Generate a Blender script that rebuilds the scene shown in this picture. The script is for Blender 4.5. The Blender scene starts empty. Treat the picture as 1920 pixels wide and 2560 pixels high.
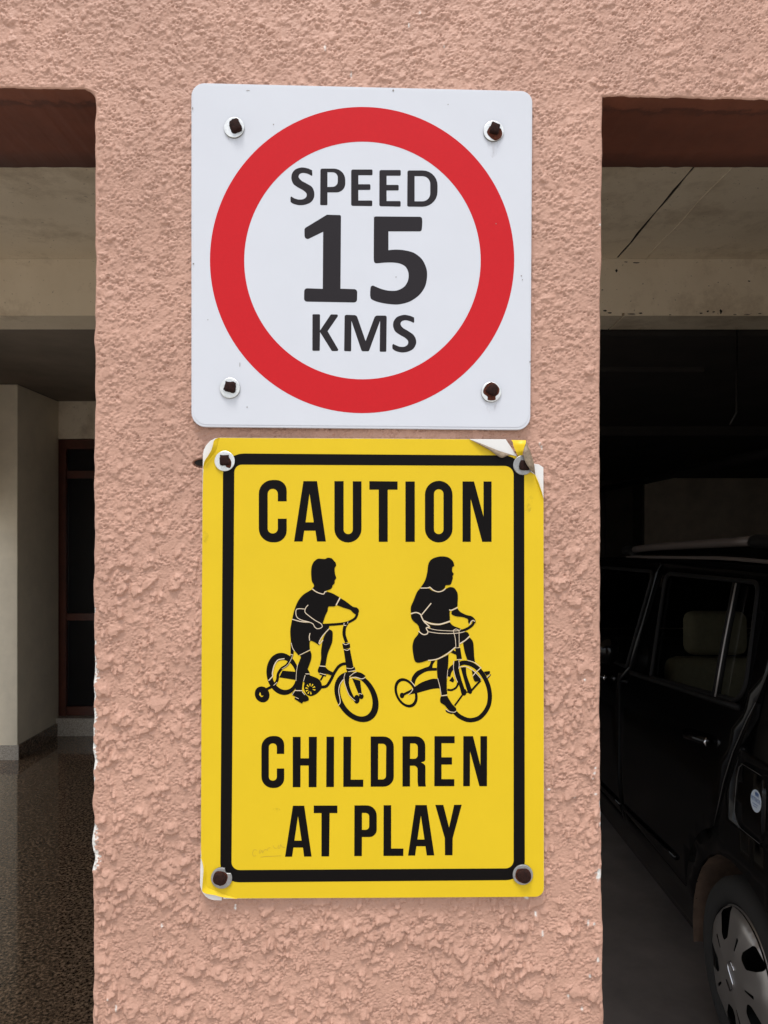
import bpy, math, random
import numpy as np
from mathutils import Vector, Matrix
from mathutils.geometry import delaunay_2d_cdt

R = math.radians
rnd = random.Random(7)
sc = bpy.context.scene
COL = sc.collection

# ------------------------------------------------------------------ camera, sky, sun, exposure
F_PX = 1923.0            # focal length in pixels of the 1920x2560 photograph
CAM_Z = 1.55
cam_d = bpy.data.cameras.new("camera")
cam = bpy.data.objects.new("camera", cam_d)
COL.objects.link(cam)
cam.location = (0, -1.0, CAM_Z)
cam.rotation_euler = (R(90), 0, 0)
cam_d.sensor_fit = 'VERTICAL'
cam_d.sensor_height = 36.0
cam_d.sensor_width = 27.0
cam_d.lens = F_PX / 2560 * 36.0
cam_d.shift_y = 65 / 2560.0
cam_d.clip_start = 0.02
cam_d.clip_end = 2000
sc.camera = cam

SUN_EL, SUN_AZ = R(69), R(-18)      # azimuth measured from the wall's normal, negative = from the left
world = bpy.data.worlds.new("World")
sc.world = world
world.use_nodes = True
wt = world.node_tree
wt.nodes.clear()
wo = wt.nodes.new("ShaderNodeOutputWorld")
bg = wt.nodes.new("ShaderNodeBackground")
hs = wt.nodes.new("ShaderNodeHueSaturation")
sky = wt.nodes.new("ShaderNodeTexSky")
sky.sky_type = 'NISHITA'
sky.sun_disc = False
sky.sun_elevation = SUN_EL
sky.sun_rotation = math.pi + SUN_AZ
sky.air_density = 1.0
sky.dust_density = 1.6
sky.ozone_density = 1.0
hs.inputs['Saturation'].default_value = 0.30     # a hazy, nearly white overcast sky
wt.links.new(sky.outputs[0], hs.inputs['Color'])
wt.links.new(hs.outputs[0], bg.inputs[0])
wt.links.new(bg.outputs[0], wo.inputs[0])
bg.inputs[1].default_value = 0.13

sun_d = bpy.data.lights.new("sun", 'SUN')
sun_d.energy = 1.5
sun_d.angle = R(16)
sun_d.color = (1.0, 0.965, 0.92)
sun = bpy.data.objects.new("sun", sun_d)
COL.objects.link(sun)
sd = Vector((math.sin(SUN_AZ) * math.cos(SUN_EL), -math.cos(SUN_AZ) * math.cos(SUN_EL), math.sin(SUN_EL)))
sun.rotation_euler = sd.to_track_quat('Z', 'Y').to_euler()
sun.location = (-2, -6, 8)

vs = sc.view_settings
vs.view_transform = 'Standard'
vs.look = 'None'
vs.gamma = 1.0
vs.use_curve_mapping = False
vs.exposure = 0.77
sc.cycles.max_bounces = 9
sc.cycles.diffuse_bounces = 6
sc.cycles.glossy_bounces = 4
sc.cycles.transmission_bounces = 6
sc.cycles.transparent_max_bounces = 8
sc.cycles.use_denoising = True


# ------------------------------------------------------------------ helpers: objects
def tag(o, label=None, cat=None, group=None, kind=None):
    if label: o['label'] = label
    if cat: o['category'] = cat
    if group: o['group'] = group
    if kind: o['kind'] = kind
    return o


def empty(name, loc=(0, 0, 0), parent=None):
    o = bpy.data.objects.new(name, None)
    COL.objects.link(o)
    o.location = loc
    o.empty_display_size = 0.05
    if parent: o.parent = parent
    return o


def link(name, me, mat=None, parent=None):
    o = bpy.data.objects.new(name, me)
    COL.objects.link(o)
    if mat is not None and len(me.materials) == 0:
        me.materials.append(mat)
    if parent is not None:
        o.parent = parent
        # geometry is written in world metres; undo the parent's offset
        loc = Vector((0, 0, 0))
        p = parent
        while p is not None:
            loc += p.location
            p = p.parent
        o.location = -loc
    return o


def mesh(name, verts, faces, smooth=False):
    me = bpy.data.meshes.new(name)
    me.from_pydata([tuple(v) for v in verts], [], faces)
    if smooth:
        me.polygons.foreach_set('use_smooth', [True] * len(me.polygons))
    me.update()
    return me


def box_data(x0, x1, y0, y1, z0, z1):
    v = [(x0, y0, z0), (x1, y0, z0), (x1, y1, z0), (x0, y1, z0), (x0, y0, z1), (x1, y0, z1), (x1, y1, z1), (x0, y1, z1)]
    f = [(0, 3, 2, 1), (4, 5, 6, 7), (0, 1, 5, 4), (1, 2, 6, 5), (2, 3, 7, 6), (3, 0, 4, 7)]
    return v, f


def box(name, x0, x1, y0, y1, z0, z1, mat, parent=None, bev=0.0):
    v, f = box_data(x0, x1, y0, y1, z0, z1)
    o = link(name, mesh(name, v, f), mat, parent)
    if bev:
        m = o.modifiers.new('bevel', 'BEVEL'); m.width = bev; m.segments = 3; m.limit_method = 'NONE'
        o.data.polygons.foreach_set('use_smooth', [True] * len(o.data.polygons))
    return o


def merge(parts):
    V, Fc = [], []
    for v, f in parts:
        n = len(V)
        V += list(v)
        Fc += [tuple(i + n for i in q) for q in f]
    return V, Fc


def tube_data(pts, r, n=8):
    pts = [Vector(p) for p in pts]
    V, Fc = [], []
    up = None
    for i, p in enumerate(pts):
        t = (pts[min(i + 1, len(pts) - 1)] - pts[max(i - 1, 0)]).normalized()
        if up is None:
            up = Vector((0, 0, 1)) if abs(t.z) < .9 else Vector((1, 0, 0))
        a = t.cross(up).normalized()
        b = a.cross(t).normalized()
        up = b
        rr = r[i] if isinstance(r, (list, tuple)) else r
        for k in range(n):
            an = 2 * math.pi * k / n
            V.append(p + a * (rr * math.cos(an)) + b * (rr * math.sin(an)))
    for i in range(len(pts) - 1):
        for k in range(n):
            k2 = (k + 1) % n
            Fc.append((i * n + k, i * n + k2, (i + 1) * n + k2, (i + 1) * n + k))
    Fc.append(tuple(range(n))[::-1])
    Fc.append(tuple((len(pts) - 1) * n + k for k in range(n)))
    return V, Fc


def tube(name, pts, r, mat, parent=None, n=8):
    v, f = tube_data(pts, r, n)
    return link(name, mesh(name, v, f, True), mat, parent)


# ------------------------------------------------------------------ helpers: flat outlines
def fil(pts):
    """closed polygon whose corners may carry a fillet radius: (x, y[, r])"""
    out = []
    n = len(pts)
    for i, p in enumerate(pts):
        r = p[2] if len(p) > 2 else 0
        c = Vector(p[:2])
        if not r:
            out.append((c.x, c.y)); continue
        a = Vector(pts[i - 1][:2]) - c
        b = Vector(pts[(i + 1) % n][:2]) - c
        la, lb = a.length, b.length
        a.normalize(); b.normalize()
        ang = a.angle(b)
        if ang > 3.1:
            out.append((c.x, c.y)); continue
        t = min(r / math.tan(ang / 2), la * .499, lb * .499)
        r2 = t * math.tan(ang / 2)
        cen = c + (a + b).normalized() * (r2 / math.sin(ang / 2))
        p0, p1 = c + a * t, c + b * t
        a0 = math.atan2(p0.y - cen.y, p0.x - cen.x)
        a1 = math.atan2(p1.y - cen.y, p1.x - cen.x)
        d = (a1 - a0 + math.pi) % (2 * math.pi) - math.pi
        k = max(3, int(abs(d) / 0.2))
        for j in range(k + 1):
            an = a0 + d * j / k
            out.append((cen.x + r2 * math.cos(an), cen.y + r2 * math.sin(an)))
    return out


def spl(pts, closed=True, sub=5):
    """Catmull-Rom through points; a third item marks a sharp corner"""
    P = [Vector(p[:2]) for p in pts]
    C = [len(p) > 2 for p in pts]
    n = len(P)
    out = []
    for i in range(n if closed else n - 1):
        p1, p2 = P[i], P[(i + 1) % n]
        p0 = P[i - 1] if (closed or i > 0) else p1
        p3 = P[(i + 2) % n] if (closed or i + 2 < n) else p2
        if C[i]: p0 = p1 + (p1 - p2) * .35
        if C[(i + 1) % n]: p3 = p2 + (p2 - p1) * .35
        m1, m2 = (p2 - p0) * .45, (p3 - p1) * .45
        if C[i]: m1 = (p2 - p1) * .9
        if C[(i + 1) % n]: m2 = (p2 - p1) * .9
        for k in range(sub):
            t = k / sub
            t2, t3 = t * t, t * t * t
            q = p1 * (2 * t3 - 3 * t2 + 1) + m1 * (t3 - 2 * t2 + t) + p2 * (-2 * t3 + 3 * t2) + m2 * (t3 - t2)
            out.append((q.x, q.y))
    if not closed: out.append((P[-1].x, P[-1].y))
    return out


def ell(cx, cy, rx, ry, rho=0.0, n=64):
    q = math.sqrt(1 - rho * rho)
    return [(cx + rx * math.cos(t), cy + ry * (rho * math.cos(t) + q * math.sin(t)))
            for t in (2 * math.pi * k / n for k in range(n))]


def ribbon(pts, w, sub=4):
    """a line of a given width as a closed outline"""
    L = spl(pts, False, sub) if len(pts) > 2 else [p[:2] for p in pts]
    L = [Vector(p) for p in L]
    a, b = [], []
    n = len(L)
    for i, p in enumerate(L):
        t = (L[min(i + 1, n - 1)] - L[max(i - 1, 0)])
        if t.length < 1e-9: continue
        t.normalize()
        nn = Vector((-t.y, t.x))
        ww = w if not isinstance(w, (list, tuple)) else w[0] + (w[1] - w[0]) * i / (n - 1)
        a.append(p + nn * ww / 2); b.append(p - nn * ww / 2)
    return [(p.x, p.y) for p in a] + [(p.x, p.y) for p in reversed(b)]


def cdt(loops, extra=()):
    """triangulate an outline with holes (even-odd); returns 2-D points and CCW triangles"""
    pts, edges = [], []
    for L in loops:
        n0 = len(pts)
        clean = []
        for p in L:
            if not clean or (abs(p[0] - clean[-1][0]) + abs(p[1] - clean[-1][1])) > 1e-4:
                clean.append(p)
        if len(clean) > 1 and (abs(clean[0][0] - clean[-1][0]) + abs(clean[0][1] - clean[-1][1])) < 1e-4:
            clean.pop()
        pts += [Vector((p[0], p[1])) for p in clean]
        m = len(clean)
        edges += [(n0 + i, n0 + (i + 1) % m) for i in range(m)]
    pts += [Vector((p[0], p[1])) for p in extra]
    v, e, f, _, _, _ = delaunay_2d_cdt(pts, edges, [], 0, 1e-6)
    seg = []
    for L in loops:
        seg += [(L[i - 1], L[i]) for i in range(len(L))]
    S = np.array(seg, dtype=float)
    x1, y1, x2, y2 = S[:, 0, 0], S[:, 0, 1], S[:, 1, 0], S[:, 1, 1]
    dy = np.where(np.abs(y2 - y1) < 1e-12, 1e-12, y2 - y1)
    tris = []
    for t in f:
        a, b, c = (v[i] for i in t[:3])
        g = (a + b + c) / 3
        # even-odd test of the triangle's centre
        if int(np.sum(((y1 > g.y) != (y2 > g.y)) & (g.x < (x2 - x1) * (g.y - y1) / dy + x1))) % 2 == 0:
            continue
        if abs((b - a).cross(c - a)) < 1e-9: continue
        if (b - a).cross(c - a) < 0: t = list(t)[::-1]
        tris.append(tuple(t))
    return [(q.x, q.y) for q in v], tris


MM = 1000.0


class Crop:
    """reads outlines measured on an enlarged crop of the photograph and puts them on a plane parallel to the wall"""
    def __init__(s, ox, oy, sc_, dist):
        s.ox, s.oy, s.s, s.d = ox, oy, sc_, dist

    def w(s, p):
        px, py = s.ox + p[0] / s.s, s.oy + p[1] / s.s
        return ((px - 960) / F_PX * s.d, CAM_Z + (1345 - py) / F_PX * s.d)

    def loop(s, L):
        return [s.w(p) for p in L]


def flat(name, loops, y, mat, parent=None):
    """flat print: outlines already in (x, z) metres, at depth y"""
    v, f = cdt([[(a * MM, b * MM) for a, b in L] for L in loops])
    return link(name, mesh(name, [(a / MM, y, b / MM) for a, b in v], f), mat, parent)


def flat_many(name, shapes, y, dy, mat, parent=None):
    parts = []
    for k, loops in enumerate(shapes):
        v, f = cdt([[(a * MM, b * MM) for a, b in L] for L in loops])
        parts.append(([(a / MM, y - dy * k, b / MM) for a, b in v], f))
    v, f = merge(parts)
    return link(name, mesh(name, v, f), mat, parent)


def slab(name, loop, y0, y1, mat, parent=None, bev=0.0):
    """outline (x, z) with thickness between y0 (front) and y1 (back)"""
    area = sum(loop[i - 1][0] * loop[i][1] - loop[i][0] * loop[i - 1][1] for i in range(len(loop)))
    L = loop if area > 0 else loop[::-1]
    c = np.mean(np.array(L), axis=0)

    def ring(y, inset):
        out = []
        n = len(L)
        for i in range(n):
            a, b, d = Vector(L[i - 1]), Vector(L[i]), Vector(L[(i + 1) % n])
            t = (d - a).normalized()
            nn = Vector((-t.y, t.x))
            q = b + nn * inset
            out.append((q.x, y, q.y))
        return out
    n = len(L)
    rings = [ring(y0, bev), ring(y0 + bev, 0), ring(y1, 0)] if bev else [ring(y0, 0), ring(y1, 0)]
    V = [p for r in rings for p in r]
    Fc = []
    for k in range(len(rings) - 1):
        for i in range(n):
            j = (i + 1) % n
            Fc.append((k * n + i, (k + 1) * n + i, (k + 1) * n + j, k * n + j))
    capv, capf = cdt([[(p[0] * MM, p[2] * MM) for p in rings[0]]])
    cap = ([(a / MM, y0, b / MM) for a, b in capv], capf)
    back = ([(a / MM, y1, b / MM) for a, b in capv], [q[::-1] for q in capf]) if not bev else \
        ([(p[0], p[1], p[2]) for p in rings[-1]], [tuple(range(n))[::-1]])
    v, f = merge([(V, Fc), cap, back])
    return link(name, mesh(name, v, f), mat, parent)


# ------------------------------------------------------------------ helpers: materials
def mat_base(name):
    m = bpy.data.materials.new(name)
    m.use_nodes = True
    nt = m.node_tree
    return m, nt, nt.nodes['Principled BSDF']


def N(nt, typ, **kw):
    n = nt.nodes.new(typ)
    for k, v in kw.items():
        if k in n.inputs: n.inputs[k].default_value = v
        else: setattr(n, k, v)
    return n


def noise(nt, scale, detail=4, rough=.55, coord='Object', stretch=None):
    tc = N(nt, 'ShaderNodeTexCoord')
    out = tc.outputs[coord]
    if stretch:
        mp = N(nt, 'ShaderNodeMapping'); mp.inputs['Scale'].default_value = stretch
        nt.links.new(out, mp.inputs[0]); out = mp.outputs[0]
    n = N(nt, 'ShaderNodeTexNoise', Scale=scale, Detail=detail, Roughness=rough)
    nt.links.new(out, n.inputs['Vector'])
    return n.outputs[0]


def ramp(nt, val, stops):
    r = N(nt, 'ShaderNodeValToRGB')
    e = r.color_ramp.elements
    while len(e) < len(stops): e.new(.5)
    for el, (p, c) in zip(e, stops):
        el.position = p
        el.color = (*c, 1) if len(c) == 3 else c
    nt.links.new(val, r.inputs[0])
    return r.outputs[0]


def simple(name, col, rough=.5, metal=0.0, spec=.5, var=0.0, vscale=8.0, bump=0.0, bscale=200.0, coat=0.0):
    m, nt, b = mat_base(name)
    b.inputs['Base Color'].default_value = (*col, 1)
    b.inputs['Roughness'].default_value = rough
    b.inputs['Metallic'].default_value = metal
    b.inputs['Specular IOR Level'].default_value = spec
    if coat: b.inputs['Coat Weight'].default_value = coat; b.inputs['Coat Roughness'].default_value = .04
    if var:
        c0 = tuple(c * (1 - var) for c in col); c1 = tuple(min(1, c * (1 + var)) for c in col)
        nt.links.new(ramp(nt, noise(nt, vscale, 6, .65), [(.3, c0), (.7, c1)]), b.inputs['Base Color'])
    if bump:
        bp = N(nt, 'ShaderNodeBump', Strength=bump, Distance=.001)
        nt.links.new(noise(nt, bscale, 4), bp.inputs['Height'])
        nt.links.new(bp.outputs[0], b.inputs['Normal'])
    return m


def sheet_relief(m, amp=.0016):
    nt = m.node_tree; b = nt.nodes['Principled BSDF']
    bp = N(nt, 'ShaderNodeBump', Strength=1.0, Distance=amp)
    nt.links.new(noise(nt, 5.5, 2, .4), bp.inputs['Height'])
    nt.links.new(bp.outputs[0], b.inputs['Normal'])


def plaster_paint(name, col, chips_glints=False):
    m, nt, b = mat_base(name)
    b.inputs['Roughness'].default_value = .52
    b.inputs['Specular IOR Level'].default_value = .35
    c0 = tuple(c * .90 for c in col); c1 = tuple(c * 1.07 for c in col)
    pat = ramp(nt, noise(nt, 5, 5, .6), [(.32, c0), (.68, c1)])
    fade = ramp(nt, noise(nt, 11, 6, .7, stretch=(1, 1, .45)), [(.30, (.93, .92, .92)), (.55, (1, 1, 1)), (.75, (1.05, 1.06, 1.07))])
    mul = N(nt, 'ShaderNodeMix', data_type='RGBA', blend_type='MULTIPLY'); mul.inputs[0].default_value = 1
    nt.links.new(pat, mul.inputs[6]); nt.links.new(fade, mul.inputs[7])
    big = mul.outputs[2]
    out = big
    if chips_glints:
        at = N(nt, 'ShaderNodeAttribute', attribute_name='chip')
        mx = N(nt, 'ShaderNodeMix', data_type='RGBA')
        nt.links.new(at.outputs['Fac'], mx.inputs[0])
        nt.links.new(big, mx.inputs[6])
        mx.inputs[7].default_value = (.74, .72, .68, 1)
        out = mx.outputs[2]
    nt.links.new(out, b.inputs['Base Color'])
    bp = N(nt, 'ShaderNodeBump', Strength=.7, Distance=.0008)
    nt.links.new(noise(nt, 430, 4, .6, stretch=(1, 1, 1.35)), bp.inputs['Height'])
    if not chips_glints:       # away from the camera's view the rough-cast is carried by the material
        b2 = N(nt, 'ShaderNodeBump', Strength=1.0, Distance=.006)
        nt.links.new(noise(nt, 85, 5, .6, stretch=(1, 1, 1.3)), b2.inputs['Height'])
        nt.links.new(bp.outputs[0], b2.inputs['Normal'])
        bp = b2
    nt.links.new(bp.outputs[0], b.inputs['Normal'])
    return m


PINK = (.500, .290, .215)
M = {}
M['pink'] = plaster_paint('pink_plaster', PINK, True)
M['pink_plain'] = plaster_paint('pink_plaster_plain', PINK)
M['white_board'] = simple('white_print', (.61, .63, .68), .34, spec=.3, var=.015, vscale=14)
M['board_edge'] = simple('white_board_edge', (.72, .71, .69), .5)
M['red'] = simple('red_print', (.53, .007, .012), .36, spec=.22, var=.03, vscale=300)
M['black_print'] = simple('black_print', (.012, .008, .010), .36, spec=.26)
M['yellow'] = simple('yellow_vinyl', (.70, .485, .013), .38, spec=.22, var=.025, vscale=9)
M['black_vinyl'] = simple('black_vinyl', (.003, .002, .002), .5, spec=.11)
M['cream_line'] = simple('cream_print', (.66, .54, .39), .4)
M['vinyl_back'] = simple('vinyl_underside', (.22, .165, .11), .55, var=.3, vscale=300)
M['zinc'] = simple('galvanised_washer', (.70, .71, .70), .36, metal=.7, var=.12, vscale=260, bump=.3, bscale=700)
M['zinc_dull'] = simple('dull_washer', (.34, .34, .34), .45, metal=.7, var=.15, vscale=260, bump=.3, bscale=700)
M['rim_shade'] = simple('shaded_washer_edge', (.10, .095, .085), .6, metal=.3)  # dark colour on the washer sides paints in the rim's shade
M['rust'] = simple('rusty_bolt', (.020, .0062, .0042), .8, spec=.2, var=.7, vscale=420, bump=.8, bscale=900)
M['rust_light'] = simple('rust_stain', (.085, .022, .011), .8, spec=.2, var=.6, vscale=420, bump=.8, bscale=900)
for k_ in ('white_board', 'red', 'black_print', 'yellow', 'black_vinyl'): sheet_relief(M[k_])
m, nt, b = mat_base('rust_run')
b.inputs['Base Color'].default_value = (.20, .10, .045, 1); b.inputs['Roughness'].default_value = .6
nt.links.new(ramp(nt, noise(nt, 170, 4, .7, stretch=(1, 1, .22)), [(.45, (0, 0, 0)), (.80, (.30, .30, .30))]), b.inputs['Alpha'])
M['rust_run'] = m
M['shade_and_chips'] = simple('hole_dark', (.02, .016, .014), .9)  # painted shade in the hole and joint; also the dark beam chips


# ------------------------------------------------------------------ ground outside
gm = simple('concrete_yard', (.40, .375, .335), .8, var=.12, vscale=3, bump=.4, bscale=60)
o = link('ground', mesh('ground', [(-600, -600, 0), (600, -600, 0), (600, 600, 0), (-600, 600, 0)], [(0, 1, 2, 3)]), gm)
tag(o, kind='structure')

# ------------------------------------------------------------------ rough-cast wall
PX = 1.0 / F_PX          # metres on the wall plane per photo pixel (the wall is 1 m away)


def wx(px): return (px - 960) * PX
def wz(py): return CAM_Z + (1345 - py) * PX


rng = np.random.default_rng(11)
GX0, GX1, GZ0, GZ1 = -.66, .66, .80, 2.42
DG = .00105
NX, NZ = int((GX1 - GX0) / DG) + 1, int((GZ1 - GZ0) / DG) + 1
fx = np.fft.rfftfreq(NX, DG)[None, :]
fz = np.fft.fftfreq(NZ, DG)[:, None]


def band(lam, bw=.45, ang=0.0, an=1.0):
    """band-passed noise with wavelength lam (metres), stretched an-fold along the direction ang"""
    ca, sa = math.cos(ang), math.sin(ang)
    u = (fx * ca + fz * sa) * an
    v = -fx * sa + fz * ca
    k = np.hypot(u, v) + 1e-9
    g = np.exp(-(np.log(k * lam) ** 2) / (2 * bw * bw))
    n = np.fft.irfft2(np.fft.rfft2(rng.standard_normal((NZ, NX))) * g, s=(NZ, NX))
    return n / n.std()


def sstep(a, b, x):
    t = np.clip((x - a) / (b - a), 0, 1)
    return t * t * (3 - 2 * t)


ZZ = np.linspace(GZ0, GZ1, NZ)[:, None] * np.ones((1, NX))
XX = np.ones((NZ, 1)) * np.linspace(GX0, GX1, NX)[None, :]
low = sstep(1.85, 1.30, ZZ + .05 * band(.25))          # coarse splashes below, finer grain above


def splash(n, t, soft, tail, K=6):
    s = sstep(t, t + soft, n)
    out = s.copy()
    for k in range(1, K):
        sh = int(round(tail * k / K / DG))
        out = np.maximum(out, np.roll(s, sh, axis=0) * (1 - k / K) ** 1.3)   # the splash thins out upwards
    return out


n1 = band(.030, .40, R(25), 1.5) + .55 * band(.011, .4, R(20), 1.3)
n2 = band(.0135, .35, R(30), 1.5) + .45 * band(.006, .4)
dens = .35 * band(.12)
s1 = splash(n1 + dens, 1.50, .16, .012)
s2 = splash(n2 + dens, 1.55, .22, .006)
s3 = splash(band(.0080, .32, R(22), 1.6) + .3 * band(.0040, .3), 1.05, .26, .0040, 4)
s4 = splash(band(.0054, .32, R(20), 1.9), .95, .32, .0032, 4)
s5 = splash(band(.0040, .28, R(35), 1.7), .85, .45, .0022, 3)
wr = 1 - np.abs(band(.0050, .32, R(24), 2.2) + .4 * band(.0034, .3, R(-30), 1.8)) / 1.05
pits = sstep(1.9, 2.8, band(.0045, .35)) + .8 * sstep(2.1, 2.9, band(.009, .3))
rough = sstep(-1.3, .9, band(.045, .5))
cover = np.clip(np.maximum(s1, .8 * s2) * (.45 + .55 * low), 0, 1)
bare = 1 - .80 * cover
H = (low * (2.0 * s1 + 1.3 * s2) + (1 - low) * (.45 * s1 + .75 * s2)
     + bare * (.35 + .65 * rough) * ((.46 - .20 * low) * s3 + (.46 - .10 * low) * s4 + .30 * s5 + .52 * wr)
     - bare * (1.1 - .6 * low) * pits)
# a few round drops in the upper part
for _ in range(260):
    cx, cz = rng.uniform(GX0 + .02, GX1 - .02), rng.uniform(1.35, GZ1 - .02)
    rr = rng.uniform(.003, .0075)
    i0, i1 = int((cz - rr * 1.6 - GZ0) / DG), int((cz + rr * 1.6 - GZ0) / DG)
    j0, j1 = int((cx - rr * 1.6 - GX0) / DG), int((cx + rr * 1.6 - GX0) / DG)
    dx, dz = XX[i0:i1, j0:j1] - cx, ZZ[i0:i1, j0:j1] - cz
    an = rng.uniform(0, 6.28)
    d = np.hypot(dx * 1.15, dz) / rr + .12 * np.sin(3 * np.arctan2(dz, dx) + an)
    H[i0:i1, j0:j1] += rng.uniform(.5, 1.1) * sstep(1.15, .72, d) * (1 + .25 * (-dz / rr))
H = 1.68 * H / 1000.0 + .0009 * band(.35, .5)
H -= .0006
# behind the two boards the splashes were knocked flat
for a_, b_, c_, d_ in ((478, 1330, 206, 1076), (502, 1361, 1094, 2250)):
    ins_ = (XX > wx(a_) - .002) & (XX < wx(b_) + .002) & (ZZ < wz(c_) + .002) & (ZZ > wz(d_) - .002)
    H = np.where(ins_, np.minimum(H, .0026), H)
# the old screw hole beside the yellow sign
hx, hz = wx(501), wz(1157)
hd = np.hypot((XX - hx) / .0098, (ZZ - hz) / .0052)
H -= .030 * sstep(1.15, .75, hd)
# white spots: chipped paint, and sparkles of light painted in as white
cover_h = cover
chip = np.zeros_like(H)
cn = band(.006, .5)
for px, py, a, b in [(1497, 2186, 6, 12), (1487, 1932, 3, 3), (1482, 1945, 2, 2), (1490, 1920, 2, 2), (1340, 2286, 2, 5), (1357, 2337, 2, 7),
                     (1470, 2306, 2, 6), (1486, 2310, 2, 4), (1317, 2243, 4, 4), (404, 2315, 2, 4), (588, 2268, 2, 6), (291, 2520, 2, 8),
                     (272, 2495, 2, 3), (1421, 2488, 2, 5), (1455, 2520, 2, 4), (878, 185, 1.5, 6), (813, 120, 1.5, 8), (1022, 62, 1.5, 5),
                     (1354, 1117, 1.5, 5), (1349, 1109, 1.5, 3), (1463, 1700, 2, 4), (1489, 1985, 3, 2), (1437, 1992, 2, 2), (1372, 1974, 3, 2),
                     (1110, 115, 1.5, 3), (1500, 560, 2, 2), (1495, 2400, 3, 5), (1475, 2440, 2, 4), (1501, 2060, 3, 4), (1050, 30, 1.5, 3)]:
    d = np.hypot((XX - wx(px)) / (a * PX), (ZZ - wz(py)) / (b * PX)) + .25 * cn
    chip = np.maximum(chip, sstep(1.3, .85, d))


def smp(A, x, z):
    u = np.clip((x - GX0) / DG, 0, NX - 1.001); v = np.clip((z - GZ0) / DG, 0, NZ - 1.001)
    i, j = v.astype(int), u.astype(int)
    a, b = v - i, u - j
    return (A[i, j] * (1 - a) * (1 - b) + A[i, j + 1] * (1 - a) * b + A[i + 1, j] * a * (1 - b) + A[i + 1, j + 1] * a * b)


def grid_mesh(name, X, Y, Z, att=None):
    nr, nc = X.shape
    me = bpy.data.meshes.new(name)
    me.vertices.add(nr * nc)
    co = np.stack([X, Y, Z], -1).astype(np.float32).reshape(-1)
    me.vertices.foreach_set('co', co)
    idx = np.arange(nr * nc).reshape(nr, nc)
    q = np.stack([idx[:-1, :-1], idx[:-1, 1:], idx[1:, 1:], idx[1:, :-1]], -1).reshape(-1, 4)
    nf = len(q)
    me.loops.add(nf * 4)
    me.loops.foreach_set('vertex_index', q.reshape(-1).astype(np.int32))
    me.polygons.add(nf)
    me.polygons.foreach_set('loop_start', np.arange(0, nf * 4, 4, dtype=np.int32))
    me.polygons.foreach_set('use_smooth', np.ones(nf, dtype=bool))
    if att is not None:
        a = me.attributes.new('chip', 'FLOAT', 'POINT')
        a.data.foreach_set('value', att.astype(np.float32).reshape(-1))
    me.update(calc_edges=True)
    me.validate()
    return me


XL0, XR0 = wx(236), wx(1505)            # the pillar's edges
ZTL, ZTR = wz(222), wz(240)             # heads of the two openings at the pillar
CR = .0135                              # rounded inner corner of the left opening
wob = [np.cumsum(rng.standard_normal(4000)) for _ in range(4)]


def wobble(k, t, amp):
    f = 2 * math.pi * t
    r_ = np.random.default_rng(40 + k)
    out = np.zeros_like(t)
    for _ in range(28):
        w_ = r_.uniform(1, 60) * r_.uniform(.2, 1)
        out += r_.standard_normal() * np.sin(f * w_ + r_.uniform(0, 6.28)) / (1 + w_ / 12)
    return amp * out / 2.2


def left_edge(z):
    b = XL0 + (wx(231) - XL0) * np.clip((ZTL - z) / (ZTL - wz(2560)), 0, 1.2)
    b = b + wobble(0, z, .0008) * np.clip((ZTL + .02 - z) / .05, 0, 1) * (1 + .8 * sstep(1.45, 1.25, z))
    t = np.clip(ZTL - z, 0, CR)
    return b - (CR - np.sqrt(np.maximum(CR * CR - (CR - t) ** 2, 0)))


def right_edge(z):
    b = np.interp(z, [wz(2560), wz(1950), wz(930), wz(240)], [wx(1509), wx(1502), wx(1501), wx(1508)])
    return b + wobble(1, z, .0007) * np.clip((ZTR + .02 - z) / .04, 0, 1)


def head_left(x): return ZTL + (wz(218) - ZTL) * np.clip((XL0 - x) / (XL0 - wx(0)), 0, 1.4) + wobble(2, x, .0005) * np.clip((XL0 - CR - x) / .02, 0, 1)
def head_right(x): return ZTR + (wz(248) - ZTR) * np.clip((x - XR0) / (wx(1920) - XR0), 0, 1.4) + wobble(3, x, .0006) * np.clip((x - XR0) / .02, 0, 1)


def round_back(d, r):
    d = np.clip(d, 0, r)
    return r - np.sqrt(np.maximum(r * r - (r - d) ** 2, 0))


wall = empty('plaster_wall', (0, 0, 0))
tag(wall, 'salmon pink rough-cast wall carrying the two signs, pierced by an opening on either side', 'wall')

ZB, ZT = .86, 2.36
rows = np.arange(ZB, ZT, DG)
nu = int((XR0 - XL0) / DG)
u = np.linspace(0, 1, nu)[None, :]
zc = rows[:, None]
xl, xr = left_edge(rows)[:, None], right_edge(rows)[:, None]
X = xl + (xr - xl) * u
Z = zc + 0 * u
hgt = smp(H, X, Z)
inl = (zc < ZTL); inr = (zc < ZTR)
dl = np.where(inl, X - xl, 1.0); dr = np.where(inr, xr - X, 1.0)
att = np.clip(np.minimum(dl, dr) / .007, .4, 1)
Y = -hgt * att + round_back(dl, .0045) + round_back(dr, .004)
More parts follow.
